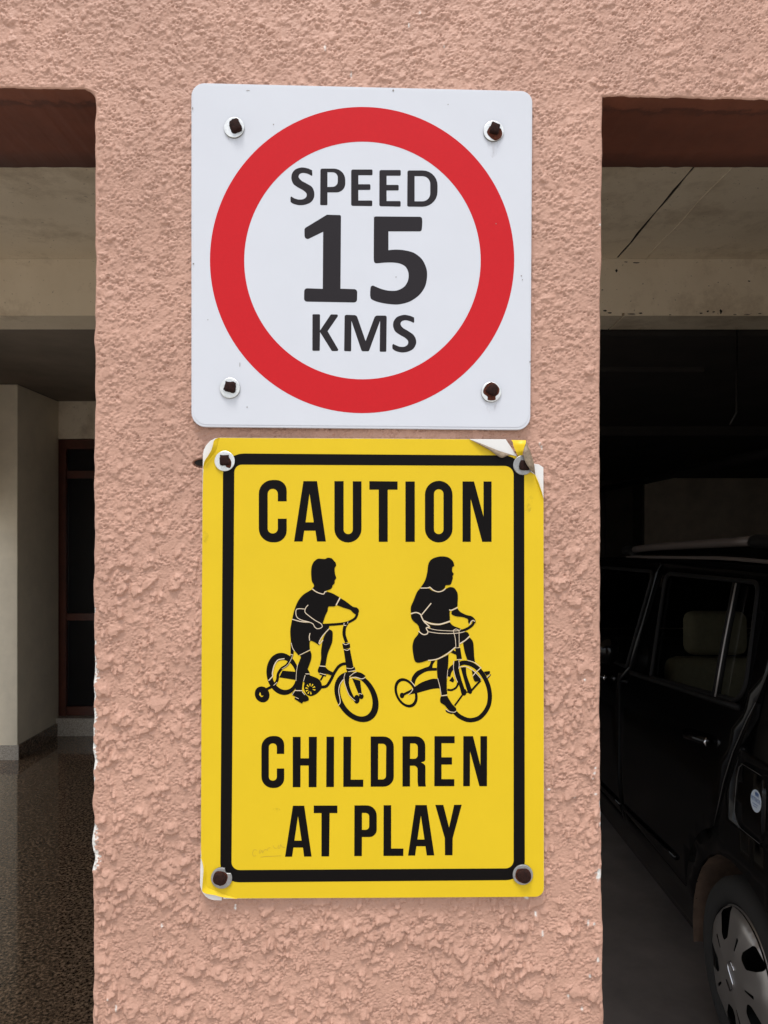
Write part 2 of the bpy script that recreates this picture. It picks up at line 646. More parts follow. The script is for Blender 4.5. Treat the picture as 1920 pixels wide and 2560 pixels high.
# bare white plaster along parts of the left arris
zl = rows[:, None]
edge_chip = np.zeros_like(X)
for py, hh, w_ in [(1524, 10, 3), (1605, 8, 4), (1655, 18, 3.5), (1688, 26, 6), (1735, 18, 4), (1790, 22, 4.5), (1830, 12, 4), (1880, 28, 5.5), (1905, 22, 6), (1945, 12, 3),
                   (2075, 16, 6), (2100, 20, 8), (2140, 25, 8), (2165, 14, 7)]:
    t = (zl - wz(py)) / (hh * PX)
    wloc = 1.9 * w_ * PX * np.sqrt(np.clip(1 - t * t, 0, 1)) * (1 + .35 * smp(cn, X, Z))
    edge_chip = np.maximum(edge_chip, sstep(wloc * 1.05 + 1e-6, wloc * .8, dl) * (wloc > 1e-5))
for py, hh, w_ in [(2010, 14, 2.5), (1870, 8, 2), (2035, 12, 2.5), (2130, 9, 2)]:
    t = (zl - wz(py)) / (hh * PX)
    wloc = w_ * PX * np.sqrt(np.clip(1 - t * t, 0, 1))
    edge_chip = np.maximum(edge_chip, sstep(wloc * 1.05 + 1e-6, wloc * .8, dr) * (wloc > 1e-5))
ch = np.maximum(smp(chip, X, Z), edge_chip)
Y += .0010 * edge_chip
pf = link('pillar_face', grid_mesh('pillar_face', X, Y, Z, ch), M['pink'], wall)


def lintel_patch(xa, xb, headf, top_seam_x, left):
    cols = np.arange(xa, xb, DG)
    if left: cols = np.append(cols[cols < xb - DG * .3], xb)
    else: cols = np.insert(cols[cols > xa + DG * .3], 0, xa)
    hb = headf(cols)
    z1 = float(max(hb)) + .016
    rz = rows[rows > z1]
    k = int(.016 / DG) + 4
    t = np.linspace(0, 1, k, endpoint=False)[:, None]
    Zl = hb[None, :] + (rz[0] - hb[None, :]) * t
    Zu = rz[:, None] + 0 * cols[None, :]
    Z_ = np.vstack([Zl, Zu])
    X_ = np.ones((Z_.shape[0], 1)) * cols[None, :]
    d = Z_ - hb[None, :]
    Y_ = -smp(H, X_, Z_) * np.clip(d / .005, .6, 1) + round_back(d, .0022)
    return grid_mesh('lintel_face', X_, Y_, Z_, smp(chip, X_, Z_)), cols, hb, Y_[0]


xs_l = float(left_edge(np.array([ZTL + .05]))[0])
xs_r = float(right_edge(np.array([ZTR + .05]))[0])
me, cl, hbl, ybl = lintel_patch(-.60, xs_l, head_left, xs_l, True)
link('lintel_face', me, M['pink'], wall)
me, cr_, hbr, ybr = lintel_patch(xs_r, .60, head_right, xs_r, False)
link('lintel_face', me, M['pink'], wall)

flat('screw_hole_shade', [[(hx + .0088 * math.cos(t), hz + .0005 + .0042 * math.sin(t)) for t in np.linspace(0, 2 * math.pi, 24, endpoint=False)]], .0055, M['shade_and_chips'], wall)  # dark disc painting the shade inside the hole
# the wall's body behind the rough-cast skin (0.22 m thick), and the faces beyond the frame
WT = .218
LX, RX = -3.75, 2.75          # far sides of the two openings
WTOP = 5.2
parts = [box_data(XL0 + .004, XR0 - .004, .009, WT, 0, 2.20),                    # pillar
         box_data(RX, 10, .002, WT, 0, 2.20),
         box_data(LX, 10, .009, WT, 2.20, WTOP)]
v, f = merge(parts)
tagless = link('wall_core', mesh('wall_core', v, f), M['pink_plain'], wall)
out_faces = [([(XL0, 0.001, 0), (XR0, .001, 0), (XR0, .001, ZB + .001), (XL0, .001, ZB + .001)], [(0, 1, 2, 3)]),
             ([(LX, .001, 2.14), (-.599, .001, 2.14), (-.599, .001, WTOP), (LX, .001, WTOP)], [(0, 1, 2, 3)]),
             ([(.599, .001, 2.12), (10, .001, 2.12), (10, .001, WTOP), (.599, .001, WTOP)], [(0, 1, 2, 3)]),
             ([(-.6, .001, ZT - .002), (.6, .001, ZT - .002), (.6, .001, WTOP), (-.6, .001, WTOP)], [(0, 1, 2, 3)])]
v, f = merge(out_faces)
link('outer_render', mesh('outer_render', v, f), M['pink_plain'], wall)

# dark red-brown painted soffits of the openings
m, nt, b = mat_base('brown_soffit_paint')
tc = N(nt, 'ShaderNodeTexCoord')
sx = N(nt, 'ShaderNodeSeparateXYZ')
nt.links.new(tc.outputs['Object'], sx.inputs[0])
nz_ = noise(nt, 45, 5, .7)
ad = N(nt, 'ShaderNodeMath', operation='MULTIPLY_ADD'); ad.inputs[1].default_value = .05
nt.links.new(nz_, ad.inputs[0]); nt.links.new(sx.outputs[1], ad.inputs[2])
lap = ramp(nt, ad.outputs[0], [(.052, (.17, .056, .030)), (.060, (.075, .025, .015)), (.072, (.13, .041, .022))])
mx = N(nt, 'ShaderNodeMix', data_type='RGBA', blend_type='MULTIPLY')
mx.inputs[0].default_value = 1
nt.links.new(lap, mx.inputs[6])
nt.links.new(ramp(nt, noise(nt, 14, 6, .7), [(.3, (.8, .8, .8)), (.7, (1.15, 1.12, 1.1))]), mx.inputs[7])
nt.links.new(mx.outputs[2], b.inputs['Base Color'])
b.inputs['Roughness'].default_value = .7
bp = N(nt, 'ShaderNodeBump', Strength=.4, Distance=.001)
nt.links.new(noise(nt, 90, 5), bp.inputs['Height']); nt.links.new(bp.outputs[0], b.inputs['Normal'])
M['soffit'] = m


def soffit(cols, hb, yb, ext, left):
    c, h, y = list(cols[::3]), list(hb[::3]), list(yb[::3])
    if cols[-1] not in c: c.append(cols[-1]); h.append(hb[-1]); y.append(yb[-1])
    if left: c = [ext] + c; h = [h[0]] + h; y = [y[0]] + y
    else: c = c + [ext]; h = h + [h[-1]]; y = y + [y[-1]]
    yd = [0, .02, .05, .10, .16, 1]
    r_ = np.random.default_rng(5 if left else 6)
    V, Fc = [], []
    ze = 2.1375
    wav = wobble(7 if left else 8, np.array(c), .0006)
    for i in range(len(c)):
        for k, t in enumerate(yd):
            yy = y[i] - .0005 if k == 0 else (t if k < 5 else WT + .001)
            w_ = (yy - y[i]) / (WT - y[i])
            z = h[i] + (ze - h[i]) * w_ + (wav[i] * w_) + (r_.normal() * .0002 if 0 < k < 5 else 0)
            V.append((c[i], yy, z))
    n = len(yd)
    for i in range(len(c) - 1):
        for k in range(n - 1):
            Fc.append((i * n + k, i * n + k + 1, (i + 1) * n + k + 1, (i + 1) * n + k))
    # the lintel's inner face above the soffit
    back = len(V)
    for i in range(len(c)):
        V.append((c[i], WT + .001, 2.9))
    for i in range(len(c) - 1):
        Fc.append((i * n + n - 1, back + i, back + i + 1, (i + 1) * n + n - 1))
    o = link('soffit', mesh('soffit', V, Fc, True), M['soffit'], wall)
    return o


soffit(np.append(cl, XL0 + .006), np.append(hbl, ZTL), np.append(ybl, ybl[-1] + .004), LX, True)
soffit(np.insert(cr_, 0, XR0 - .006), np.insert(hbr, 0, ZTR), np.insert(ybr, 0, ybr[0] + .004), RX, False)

# ------------------------------------------------------------------ rooms behind the wall
m, nt, b = mat_base('old_cream_paint')
base = ramp(nt, noise(nt, 2.2, 7, .65), [(.30, (.69, .59, .44)), (.70, (.80, .70, .545))])
spk = ramp(nt, noise(nt, 60, 3, .8), [(.29, (.30, .26, .24)), (.34, (1, 1, 1))])
st_ = ramp(nt, noise(nt, 3.2, 8, .72), [(.34, (.72, .68, .64)), (.50, (1, 1, 1))])
m0 = N(nt, 'ShaderNodeMix', data_type='RGBA', blend_type='MULTIPLY'); m0.inputs[0].default_value = 1
nt.links.new(base, m0.inputs[6]); nt.links.new(st_, m0.inputs[7]); base = m0.outputs[2]
mx = N(nt, 'ShaderNodeMix', data_type='RGBA', blend_type='MULTIPLY'); mx.inputs[0].default_value = 1
nt.links.new(base, mx.inputs[6]); nt.links.new(spk, mx.inputs[7]); nt.links.new(mx.outputs[2], b.inputs['Base Color'])
b.inputs['Roughness'].default_value = .65
bp = N(nt, 'ShaderNodeBump', Strength=.25, Distance=.003)
nt.links.new(noise(nt, 30, 6, .7), bp.inputs['Height']); nt.links.new(bp.outputs[0], b.inputs['Normal'])
M['cream'] = m
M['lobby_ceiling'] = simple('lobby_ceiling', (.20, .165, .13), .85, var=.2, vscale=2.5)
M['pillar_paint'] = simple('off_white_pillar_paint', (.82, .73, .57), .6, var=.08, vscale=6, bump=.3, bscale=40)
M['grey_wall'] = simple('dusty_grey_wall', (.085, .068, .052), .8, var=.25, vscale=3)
M['dark_ceiling'] = simple('dark_garage_ceiling', (.032, .026, .022), .85, var=.3, vscale=2.5)  # very dark, slightly uneven ceiling tone
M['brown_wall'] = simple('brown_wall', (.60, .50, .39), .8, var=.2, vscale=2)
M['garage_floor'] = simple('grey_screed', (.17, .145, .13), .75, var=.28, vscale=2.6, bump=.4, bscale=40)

# granite: brown feldspar with black flecks, polished
m, nt, b = mat_base('polished_granite')
tcg = N(nt, 'ShaderNodeTexCoord'); mp = N(nt, 'ShaderNodeMapping'); mp.inputs['Scale'].default_value = (1, 1, 1)
nt.links.new(tcg.outputs['Object'], mp.inputs[0])
vo = N(nt, 'ShaderNodeTexVoronoi', Scale=85.0); nt.links.new(mp.outputs[0], vo.inputs['Vector'])
nn = N(nt, 'ShaderNodeTexNoise', Scale=80.0, Detail=6.0, Roughness=.7); nt.links.new(mp.outputs[0], nn.inputs['Vector'])
c1 = ramp(nt, nn.outputs[0], [(.40, (.014, .010, .008)), (.50, (.15, .098, .060)), (.62, (.32, .215, .135)), (.75, (.40, .285, .19))])
c2 = ramp(nt, vo.outputs['Color'], [(.2, (.62, .62, .62)), (.8, (1.2, 1.2, 1.2))])
mx = N(nt, 'ShaderNodeMix', data_type='RGBA', blend_type='MULTIPLY'); mx.inputs[0].default_value = 1
nt.links.new(c1, mx.inputs[6]); nt.links.new(c2, mx.inputs[7]); nt.links.new(mx.outputs[2], b.inputs['Base Color'])
b.inputs['Roughness'].default_value = .07
b.inputs['Specular IOR Level'].default_value = .5
M['granite'] = m
M['granite_light'] = simple('grey_granite', (.34, .30, .25), .3, var=.55, vscale=110)
M['wood'] = simple('red_brown_wood', (.085, .022, .010), .4, var=.3, vscale=12)
M['door_glass'] = simple('dark_door_glass', (.006, .006, .008), .06, spec=.5)

# floors
floor = empty('granite_floor', (-1.6, 3, 0))
tag(floor, kind='structure')
xs = [-3.75, -2.56, -1.3, -.03]
ys = [.0, 1.22, 2.44, 3.70, 4.42, 6.4]
for i in range(len(xs) - 1):
    for j in range(len(ys) - 1):
        box('granite_slab', xs[i] + .0008, xs[i + 1] - .0008, ys[j] + .0008, ys[j + 1] - .0008, .001, .012 + rnd.uniform(-.0002, .0002), M['granite'], floor)
o = link('garage_floor', mesh('garage_floor', [(-.03, 0, .006), (10, 0, .006), (10, 14, .006), (-.03, 14, .006)], [(0, 1, 2, 3)]), M['garage_floor'])
tag(o, kind='structure')

# ceiling of the front bay: two slabs with an open joint between them
ceil = empty('ceiling', (0, 1.4, 2.83))
tag(ceil, kind='structure')
JX = 1.060


def wavy_slab(name, x0, x1, y0, y1, z0, z1, side, mat, parent):
    """a slab whose edge at the joint is broken and uneven"""
    ny = 60
    yy = np.linspace(y0, y1, ny)
    wv = np.interp(yy, np.linspace(y0, y1, 24), np.random.default_rng(3 + side).uniform(-.0032, .0032, 24))
    V, Fc = [], []
    for i in range(ny):
        a, b_ = (x0, x1 + wv[i]) if side == 0 else (x0 + wv[i], x1)
        V += [(a, yy[i], z0), (b_, yy[i], z0), (b_, yy[i], z1), (a, yy[i], z1)]
    for i in range(ny - 1):
        k = i * 4
        for q in range(4):
            Fc.append((k + q, k + 4 + q, k + 4 + (q + 1) % 4, k + (q + 1) % 4))
    Fc += [(0, 1, 2, 3), tuple((ny - 1) * 4 + q for q in (3, 2, 1, 0))]
    return link(name, mesh(name, V, Fc), mat, parent)


wavy_slab('ceiling_slab', -3.75, JX - .005, WT, 2.50, 2.82, 2.95, 0, M['cream'], ceil)
wavy_slab('ceiling_slab', JX + .005, 10, WT, 2.50, 2.82, 2.95, 1, M['cream'], ceil)
v, f = box_data(-3.75, 10, WT, 2.74, 2.96, 3.1)
link('roof_deck', mesh('roof_deck', v, f), M['dark_ceiling'], ceil)
box('roof_deck', -2.95, 10, 2.741, 14, 2.961, 3.1, M['dark_ceiling'], ceil)
# shuttering ridge left on the right-hand slab
box('joint_shade_strip', JX - .009, JX + .009, .23, 2.49, 2.8235, 2.828, M['shade_and_chips'], ceil)  # dark strip standing in for the shade within the open joint
pts = [(1.19 + .004 * math.sin(k * 1.7), 1.55 + k * .12, 2.8195) for k in range(9)]
tube('casting_ridge', pts, [.0012 + .0012 * abs(math.sin(k * 2.1)) for k in range(9)], M['cream'], ceil, 6)
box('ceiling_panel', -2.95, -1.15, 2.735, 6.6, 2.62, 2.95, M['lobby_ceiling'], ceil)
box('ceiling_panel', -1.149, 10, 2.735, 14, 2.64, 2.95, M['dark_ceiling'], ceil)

beam = empty('concrete_beam', (0, 2.6, 2.56))
tag(beam, 'cream painted concrete beam crossing under the ceiling behind the pillar', 'beam')
box('beam_web', -3.75, 10, 2.502, 2.732, 2.5755, 2.955, M['cream'], beam)
wavy_slab('beam_soffit', -3.75, JX + .027, 2.5015, 2.7325, 2.562, 2.575, 0, M['cream'], beam)
wavy_slab('beam_soffit', JX + .035, 10, 2.5015, 2.7325, 2.562, 2.575, 1, M['cream'], beam)
chips_ = []
r_ = np.random.default_rng(21)
for px, py, w_, h_ in [(1541, 677, 5, 7), (1590, 657, 14, 3), (1565, 655, 8, 2), (1802, 779, 6, 11), (1769, 778, 6, 4), (1784, 780, 6, 3), (1752, 783, 7, 3), (1512, 777, 8, 4), (1525, 782, 10, 3), (1580, 785, 16, 3), (1602, 783, 9, 3),
                       (1675, 787, 5, 2), (1633, 747, 2, 2), (1688, 750, 2, 2), (1772, 715, 2, 2), (1873, 703, 6, 3), (1506, 725, 4, 2), (1837, 786, 8, 2), (1868, 786, 14, 2), (1900, 784, 8, 2), (1665, 727, 2, 1.5), (1795, 706, 2, 2), (1728, 690, 2, 1.5)]:
    D_ = 3.5 / F_PX
    cx, cz = (px - 960) * D_, CAM_Z + (1345 - py) * D_
    n_ = 9
    ring_ = [(cx + w_ * .6 * D_ * math.cos(2 * math.pi * q / n_) * r_.uniform(.6, 1.25), 2.4992, max(2.5635, cz + h_ * .6 * D_ * math.sin(2 * math.pi * q / n_) * r_.uniform(.6, 1.25))) for q in range(n_)]
    chips_.append((ring_, [tuple(range(n_))]))
v, f = merge(chips_)
link('paint_chips', mesh('paint_chips', v, f), M['shade_and_chips'], beam)['kind'] = 'stuff'
for k, (yy, zz) in enumerate([(3.05, 2.615), (3.92, 2.615), (6.5, 2.55)]):
    bx = box('ceiling_rib', -1.0, 10 if k != 1 else 2.05, yy, yy + .16, zz, 2.66, M['dark_ceiling'], ceil)

# walls
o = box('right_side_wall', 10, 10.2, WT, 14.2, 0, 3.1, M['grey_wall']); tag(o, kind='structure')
o = box('end_wall', 4.74, 10, 13.0, 13.2, 0, 2.75, M['brown_wall']); tag(o, kind='structure')
v, f = merge([box_data(-1.2, 4.2, 13.6, 13.8, 0, 2.75), box_data(4.2, 4.74, 13.55, 13.6, 0, 2.75), box_data(4.70, 4.74, 13.0, 13.6, 0, 2.75)])
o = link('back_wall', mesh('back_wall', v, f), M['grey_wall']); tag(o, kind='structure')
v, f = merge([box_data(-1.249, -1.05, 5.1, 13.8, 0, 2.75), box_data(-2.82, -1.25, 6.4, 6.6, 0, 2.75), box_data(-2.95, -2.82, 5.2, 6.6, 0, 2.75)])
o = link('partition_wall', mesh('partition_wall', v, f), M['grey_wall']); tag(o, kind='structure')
o = box('added_shade_panel', -2.95, -2.82, 2.74, 4.33, 1.75, 2.618, M['cream']); tag(o, kind='structure')  # unseen panel, added to keep light off the cream pillar's upper part
# entrance wall with its door opening (left room)
v, f = merge([box_data(-2.58, -1.42, 5.02, 5.2, 2.327, 2.66), box_data(-1.42, -1.25, 5.02, 5.2, 0, 2.66), box_data(-2.80, -2.582, 5.02, 5.2, 0, 2.66)])
o = link('entrance_wall', mesh('entrance_wall', v, f), M['cream']); tag(o, kind='structure')

# cream pillar in the left room, its side running back to the door
pil = empty('cream_pillar', (-3.0, 4.34, 0))
tag(pil, 'cream painted square pillar with granite skirting, left of the glazed door', 'pillar')
box('shaft', -2.80, -2.545, 4.34, 5.018, .012, 2.617, M['pillar_paint'], pil, .006)
box('skirting', -2.81, -2.533, 4.329, 4.339, .012, .112, M['granite_light'], pil)
box('skirting', -2.5445, -2.533, 4.3395, 5.018, .012, .112, M['granite'], pil)
box('wall_plate', -2.79, -2.735, 4.322, 4.339, 1.94, 2.36, M['grey_wall'], pil)

# glazed entrance door on its granite threshold
door = empty('glazed_door', (-2.0, 5.06, .012))
tag(door, 'dark glazed double door in a red-brown wooden frame behind the left opening', 'door')
DX0, DX1, DY = -2.578, -1.424, 5.08
box('threshold', DX0, DX1, 4.97, 5.2, .012, .150, M['granite_light'], door)
fr = [box_data(DX0, DX0 + .075, DY - .03, DY + .05, .150, 2.325), box_data(DX1 - .075, DX1, DY - .03, DY + .05, .150, 2.325),
      box_data(DX0 + .0755, DX1 - .0755, DY - .029, DY + .049, 2.25, 2.324)]
v, f = merge(fr)
link('door_frame', mesh('door_frame', v, f), M['wood'], door)
box('bottom_rail', DX0 + .076, DX1 - .076, DY - .02, DY + .03, .152, .222, M['wood'], door)
box('middle_rail', DX0 + .076, DX1 - .076, DY - .018, DY + .028, .90, .955, M['wood'], door)
box('top_rail', DX0 + .076, DX1 - .076, DY - .017, DY + .027, 2.02, 2.08, M['wood'], door)
for z0, z1 in ((.223, .899), (.956, 2.019), (2.081, 2.249)):
    box('pane', DX0 + .077, DX1 - .077, DY + .002, DY + .010, z0, z1, M['door_glass'], door)
tube('door_handle', [(-2.12, DY - .02, 1.15), (-2.12, DY - .06, 1.16), (-2.12, DY - .06, 1.38), (-2.12, DY - .02, 1.39)], .009, M['zinc_dull'], door)

# pipework under the garage ceiling
M['pipe'] = simple('dark_pipe', (.012, .010, .009), .5)
o = tube('ceiling_pipe', [(3.25, 3.0, 2.27), (3.25, 13.0, 2.27)], .05, M['pipe'], None, 12)
tag(o, 'dark pipe running back under the garage ceiling above the car', 'pipe')
o = tube('hanging_rod', [(1.835, 3.0, 2.64), (1.832, 3.0, 2.2), (1.80, 3.0, 2.14)], .006, M['pipe'], None, 8)
tag(o, 'thin dark rod hanging from the garage ceiling over the car', 'rod')

# ------------------------------------------------------------------ white speed sign
SY = -.0075                      # front face of both boards
DS = 1.0 + SY
speed = empty('speed_sign', (wx(905), 0, wz(640)))
tag(speed, 'square white sign with a red ring reading SPEED 15 KMS, above the yellow sign', 'sign')
C8 = Crop(440, 180, 1.7281, DS)
outline = C8.loop(fil([(66, 46, 56), (1540, 82, 50), (1531, 1547, 58), (66, 1533, 62)]))
slab('board', outline, SY, SY + .0045, M['white_board'], speed, .0007)
film = C8.loop(fil([(74, 55, 52), (1533, 90, 46), (1522, 1536, 54), (75, 1523, 58)]))
slab('print_film', film, SY - .00045, SY + .0001, M['white_board'], speed, .0002)
flat('red_ring', [C8.loop(ell(804, 813, 657, 661, n=160)), C8.loop(ell(805.5, 815, 510.5, 513, n=140))], SY - .0006, M['red'], speed)
CS = Crop(640, 380, 3.0722, DS)
M['scuff'] = simple('scuff_marks', (.22, .20, .19), .6)
r_ = np.random.default_rng(77)
sc_ = []
for px, py, a_, b_ in [(983, 227, 2.2, 2.8), (482, 272, 1.4, 3.2), (484, 660, 2, 2), (1303, 690, 1.6, 1.6), (1306, 700, 1.3, 1.3), (684, 312, 1.6, 1.6), (1325, 905, 1.5, 2.5), (600, 912, .8, 6), (990, 693, 1.3, 1.3), (618, 1018, 1.5, 1.5), (1120, 262, 1.3, 1.3), (620, 227, 5, .8), (1240, 560, 1.2, 1.2), (520, 800, 1.2, 1.2)]:
    q0 = Crop(0, 0, 1.0, DS)
    sc_.append([q0.loop(ell(px, py, a_, b_, 0, 10))])
flat_many('scuff_marks', sc_, SY - .0009, .000003, M['scuff'], speed)['kind'] = 'stuff'


def letter(name_label, loops, crop, mat, parent, y):
    o = flat('letter', [crop.loop(L) for L in loops], y, mat, parent)
    o['label'] = name_label
    return o


r8 = 9
S_up = [(431, 142, 1), (400, 128), (352, 120), (305, 134), (278, 165), (272, 205), (287, 246), (322, 273), (362, 295), (388, 320), (386, 347), (362, 364),
        (325, 366), (293, 356), (272, 343, 1), (265, 352), (266, 385, 1), (285, 398), (330, 410), (378, 406), (422, 387), (446, 350), (447, 308), (430, 270), (390, 244), (350, 222),
        (328, 195), (335, 172), (362, 162), (400, 170), (428, 185, 1), (433, 178)]
S_lo = [(1214, 1272, 1), (1180, 1258), (1135, 1252), (1085, 1267), (1058, 1300), (1053, 1338), (1068, 1377), (1105, 1405), (1145, 1428), (1168, 1453), (1164, 1480), (1140, 1496),
        (1105, 1496), (1072, 1484), (1055, 1475, 1), (1047, 1485), (1048, 1512, 1), (1070, 1528), (1115, 1540), (1162, 1536), (1206, 1514), (1229, 1475), (1227, 1436), (1206, 1402),
        (1167, 1375), (1127, 1350), (1110, 1323), (1120, 1301), (1150, 1293), (1185, 1301), (1209, 1313, 1), (1215, 1305)]
F5 = [(918, 496, 1), (1262, 499, 1), (1274, 510), (1277, 545), (1272, 600), (1258, 611, 1), (1017, 611, 1), (1017, 755, 1), (1075, 751), (1140, 756), (1213, 776), (1274, 824), (1308, 893),
      (1314, 955), (1300, 1030), (1255, 1098), (1180, 1150), (1090, 1172), (1000, 1166), (930, 1151), (888, 1132), (878, 1110), (877, 1075), (882, 1036), (898, 1026, 1),
      (960, 1052), (1020, 1066), (1085, 1064), (1140, 1034), (1168, 985), (1171, 930), (1150, 884), (1108, 859), (1050, 850), (985, 851), (925, 856), (908, 845), (904, 815, 1), (906, 515), (910, 503)]
word = [
    ('S', [spl(S_up)]),
    ('P', [fil([(495, 129, 14), (686, 129, 88), (686, 312, 92), (549, 312), (549, 410, 8), (493, 410, 8)]), fil([(549, 157), (628, 157, 48), (628, 268, 52), (549, 270)])]),
    ('E', [fil([(731, 136, 14), (895, 136, r8), (895, 180, r8), (786, 180), (786, 249), (879, 249, r8), (879, 293, r8), (786, 293), (786, 374), (893, 374, r8), (893, 417, r8), (731, 415, 14)])]),
    ('E', [fil([(948, 140, 14), (1112, 140, r8), (1112, 184, r8), (1003, 184), (1003, 254), (1096, 254, r8), (1096, 297, r8), (1003, 297), (1003, 378), (1111, 378, r8), (1111, 421, r8), (947, 418, 14)])]),
    ('D', [fil([(1163, 143, 14), (1395, 143, 135), (1393, 423, 150), (1161, 421, 12)]), fil([(1218, 187), (1338, 187, 92), (1338, 380, 98), (1218, 380)])]),
    ('1', [fil([(545, 483, 10), (653, 486, 12), (649, 1051), (778, 1055, 24), (776, 1157, 24), (369, 1150, 24), (371, 1047, 24), (513, 1052), (516, 614), (374, 683, 24), (372, 588, 24)])]),
    ('5', [spl(F5)]),
    ('K', [fil([(434, 1247, 8), (492, 1247, 8), (492, 1372), (575, 1248, 12), (638, 1249, 10), (550, 1377), (639, 1529, 10), (583, 1530, 12), (492, 1384), (490, 1528, 8), (433, 1528, 8)])]),
    ('M', [fil([(681, 1251, 14), (773, 1254, 26), (842, 1453), (915, 1257, 26), (1004, 1257, 14), (1001, 1535, 8), (950, 1535, 8), (953, 1297), (867, 1532, 14), (812, 1531, 14), (733, 1297), (731, 1532, 8), (677, 1530, 8)])]),
    ('S', [spl(S_lo)])]
for ch_, loops in word:
    letter('black printed character ' + ch_, loops, CS, M['black_print'], speed, SY - .0006)


def lathe(prof, n, axis_y=True):
    """prof: (radius, depth) pairs; revolved round the y axis"""
    V, Fc = [], []
    for r_, d in prof:
        for k in range(n):
            a = 2 * math.pi * k / n
            V.append((r_ * math.cos(a), d, r_ * math.sin(a)))
    for i in range(len(prof) - 1):
        for k in range(n):
            k2 = (k + 1) % n
            Fc.append((i * n + k, i * n + k2, (i + 1) * n + k2, (i + 1) * n + k))
    return V, Fc


def bolt(parent, crop, cx, cy, r_px, head, wmat, stain=None, notch=None, hh=.0048, tilt=(0, 0), run=0):
    x0, z0 = crop.w((cx, cy))
    rr = r_px / crop.s / F_PX * crop.d
    sb = empty('bolt', (x0 - parent.location.x, SY - parent.location.y, z0 - parent.location.z), parent)
    n = 40
    t = .0028
    lv, lf = lathe([(rr * .25, SY - t), (rr * .95, SY - t), (rr, SY - t + .0004), (rr, SY - .0001)], n)
    V = []
    for k, (a, y, c) in enumerate(lv):
        if notch is not None:
            an = (math.atan2(c, a) - notch + math.pi) % (2 * math.pi) - math.pi
            rad = math.hypot(a, c)
            if abs(an) < .32 and rad > rr * .5:
                s_ = 1 - .33 * math.cos(an / .32 * math.pi / 2) ** .5
                a, c = a * s_, c * s_
        V.append((x0 + a, y, z0 + c))
    wo_ = link('washer', mesh('washer', V, [q[::-1] for q in lf]), wmat, sb)
    wo_.data.materials.append(M['rim_shade'])
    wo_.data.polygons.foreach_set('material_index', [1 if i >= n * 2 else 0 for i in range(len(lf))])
    if stain:
        flat('rust_bloom', [crop.loop(spl(stain))], SY - t - .0002, M['rust_light'], sb)
    if run:
        flat('rust_run', [[(x0 - rr * .75, z0 - rr * .6), (x0 - rr * .45, z0 - rr * (1 + run * .7)), (x0 - rr * .1, z0 - rr * (1 + run)), (x0 + rr * .3, z0 - rr * (1 + run * .8)), (x0 + rr * .75, z0 - rr * .6)]], SY - .0007, M['rust_run'], sb)
    L = crop.loop(spl(head, True, 3))
    c = Vector(np.mean(np.array(L), axis=0))
    rings = []
    for s_, yy, k in ((1.04, 0, 0), (1.0, .35, .2), (.95, .85, .8), (.82, 1.0, 1.0), (.35, 1.06, 1.0)):
        rg = []
        for i, p in enumerate(L):
            q = Vector(p) - c
            jig = 1 + .03 * math.sin(i * 2.3 + cx)
            rg.append((c.x + q.x * s_ * jig + tilt[0] * k * .001, SY - t - hh * yy, c.y + q.y * s_ * jig + tilt[1] * k * .001))
        rings.append(rg)
    n = len(L)
    V = [p for r_ in rings for p in r_]
    Fc = []
    for i in range(len(rings) - 1):
        for k in range(n):
            k2 = (k + 1) % n
            Fc.append((i * n + k, i * n + k2, (i + 1) * n + k2, (i + 1) * n + k))
    Fc.append(tuple((len(rings) - 1) * n + k for k in range(n)))
    me = mesh('bolt_head', V, Fc, True)
    link('bolt_head', me, M['rust'], sb)
    return sb


def from_zoom(pts, ox, oy, s, crop):
    """zoomed-crop points -> this crop's own points"""
    return [((ox + p[0] / s - crop.ox) * crop.s, (oy + p[1] / s - crop.oy) * crop.s) + tuple(p[2:]) for p in pts]


bolt(speed, C8, 252, 244, 44, from_zoom([(1030, 370, 1), (1110, 410, 1), (1180, 600), (1260, 740), (1230, 840, 1), (1100, 890), (940, 940), (840, 890, 1), (800, 780), (750, 650), (740, 520, 1), (850, 430)], 530, 280, 16.59, C8), M['zinc'], tilt=(1, 1), run=.8)
bolt(speed, C8, 1371, 259, 44, from_zoom([(745, 440, 1), (1040, 570, 1), (1020, 680), (970, 860), (900, 900, 1), (640, 830, 1), (690, 600)], 1180, 280, 15.08, C8), M['zinc'],
     from_zoom([(700, 570), (620, 650), (550, 790), (590, 900), (680, 1000), (780, 1080), (900, 1120), (1060, 1030), (1130, 880), (1100, 720), (1030, 650)], 1180, 280, 15.08, C8), run=1.6)
bolt(speed, C8, 234, 1367, 44, from_zoom([(600, 575, 1), (760, 605), (920, 590), (1000, 660, 1), (1000, 850), (970, 1020, 1), (870, 1050), (740, 1010), (600, 980), (505, 910, 1), (550, 780)], 530, 920, 16.59, C8), M['zinc'])
bolt(speed, C8, 1361, 1384, 43, from_zoom([(780, 540), (960, 560), (1060, 700), (1010, 880), (900, 1010), (740, 960), (600, 860), (560, 780), (650, 650)], 1180, 930, 16.59, C8), M['zinc'],
     from_zoom([(780, 440), (950, 500), (1110, 680), (1120, 820), (1080, 930), (970, 1030), (960, 1170), (800, 1200), (640, 1170), (630, 1040), (480, 920), (450, 800), (520, 640), (650, 490)], 1180, 930, 16.59, C8), hh=.0045, run=1.2)

# ------------------------------------------------------------------ yellow caution sign
caution = empty('caution_sign', (wx(932), 0, wz(1670)))
tag(caution, 'yellow sign reading CAUTION CHILDREN AT PLAY with peeling corners, below the white sign', 'sign')
CY = Crop(470, 1060, 1.7839, DS)
ZTR_ = lambda p: from_zoom(p, 1150, 1070, 6.636, CY)
ZTL_ = lambda p: from_zoom(p, 470, 1070, 6.636, CY)
ZBL_ = lambda p: from_zoom(p, 470, 2050, 5.7207, CY)
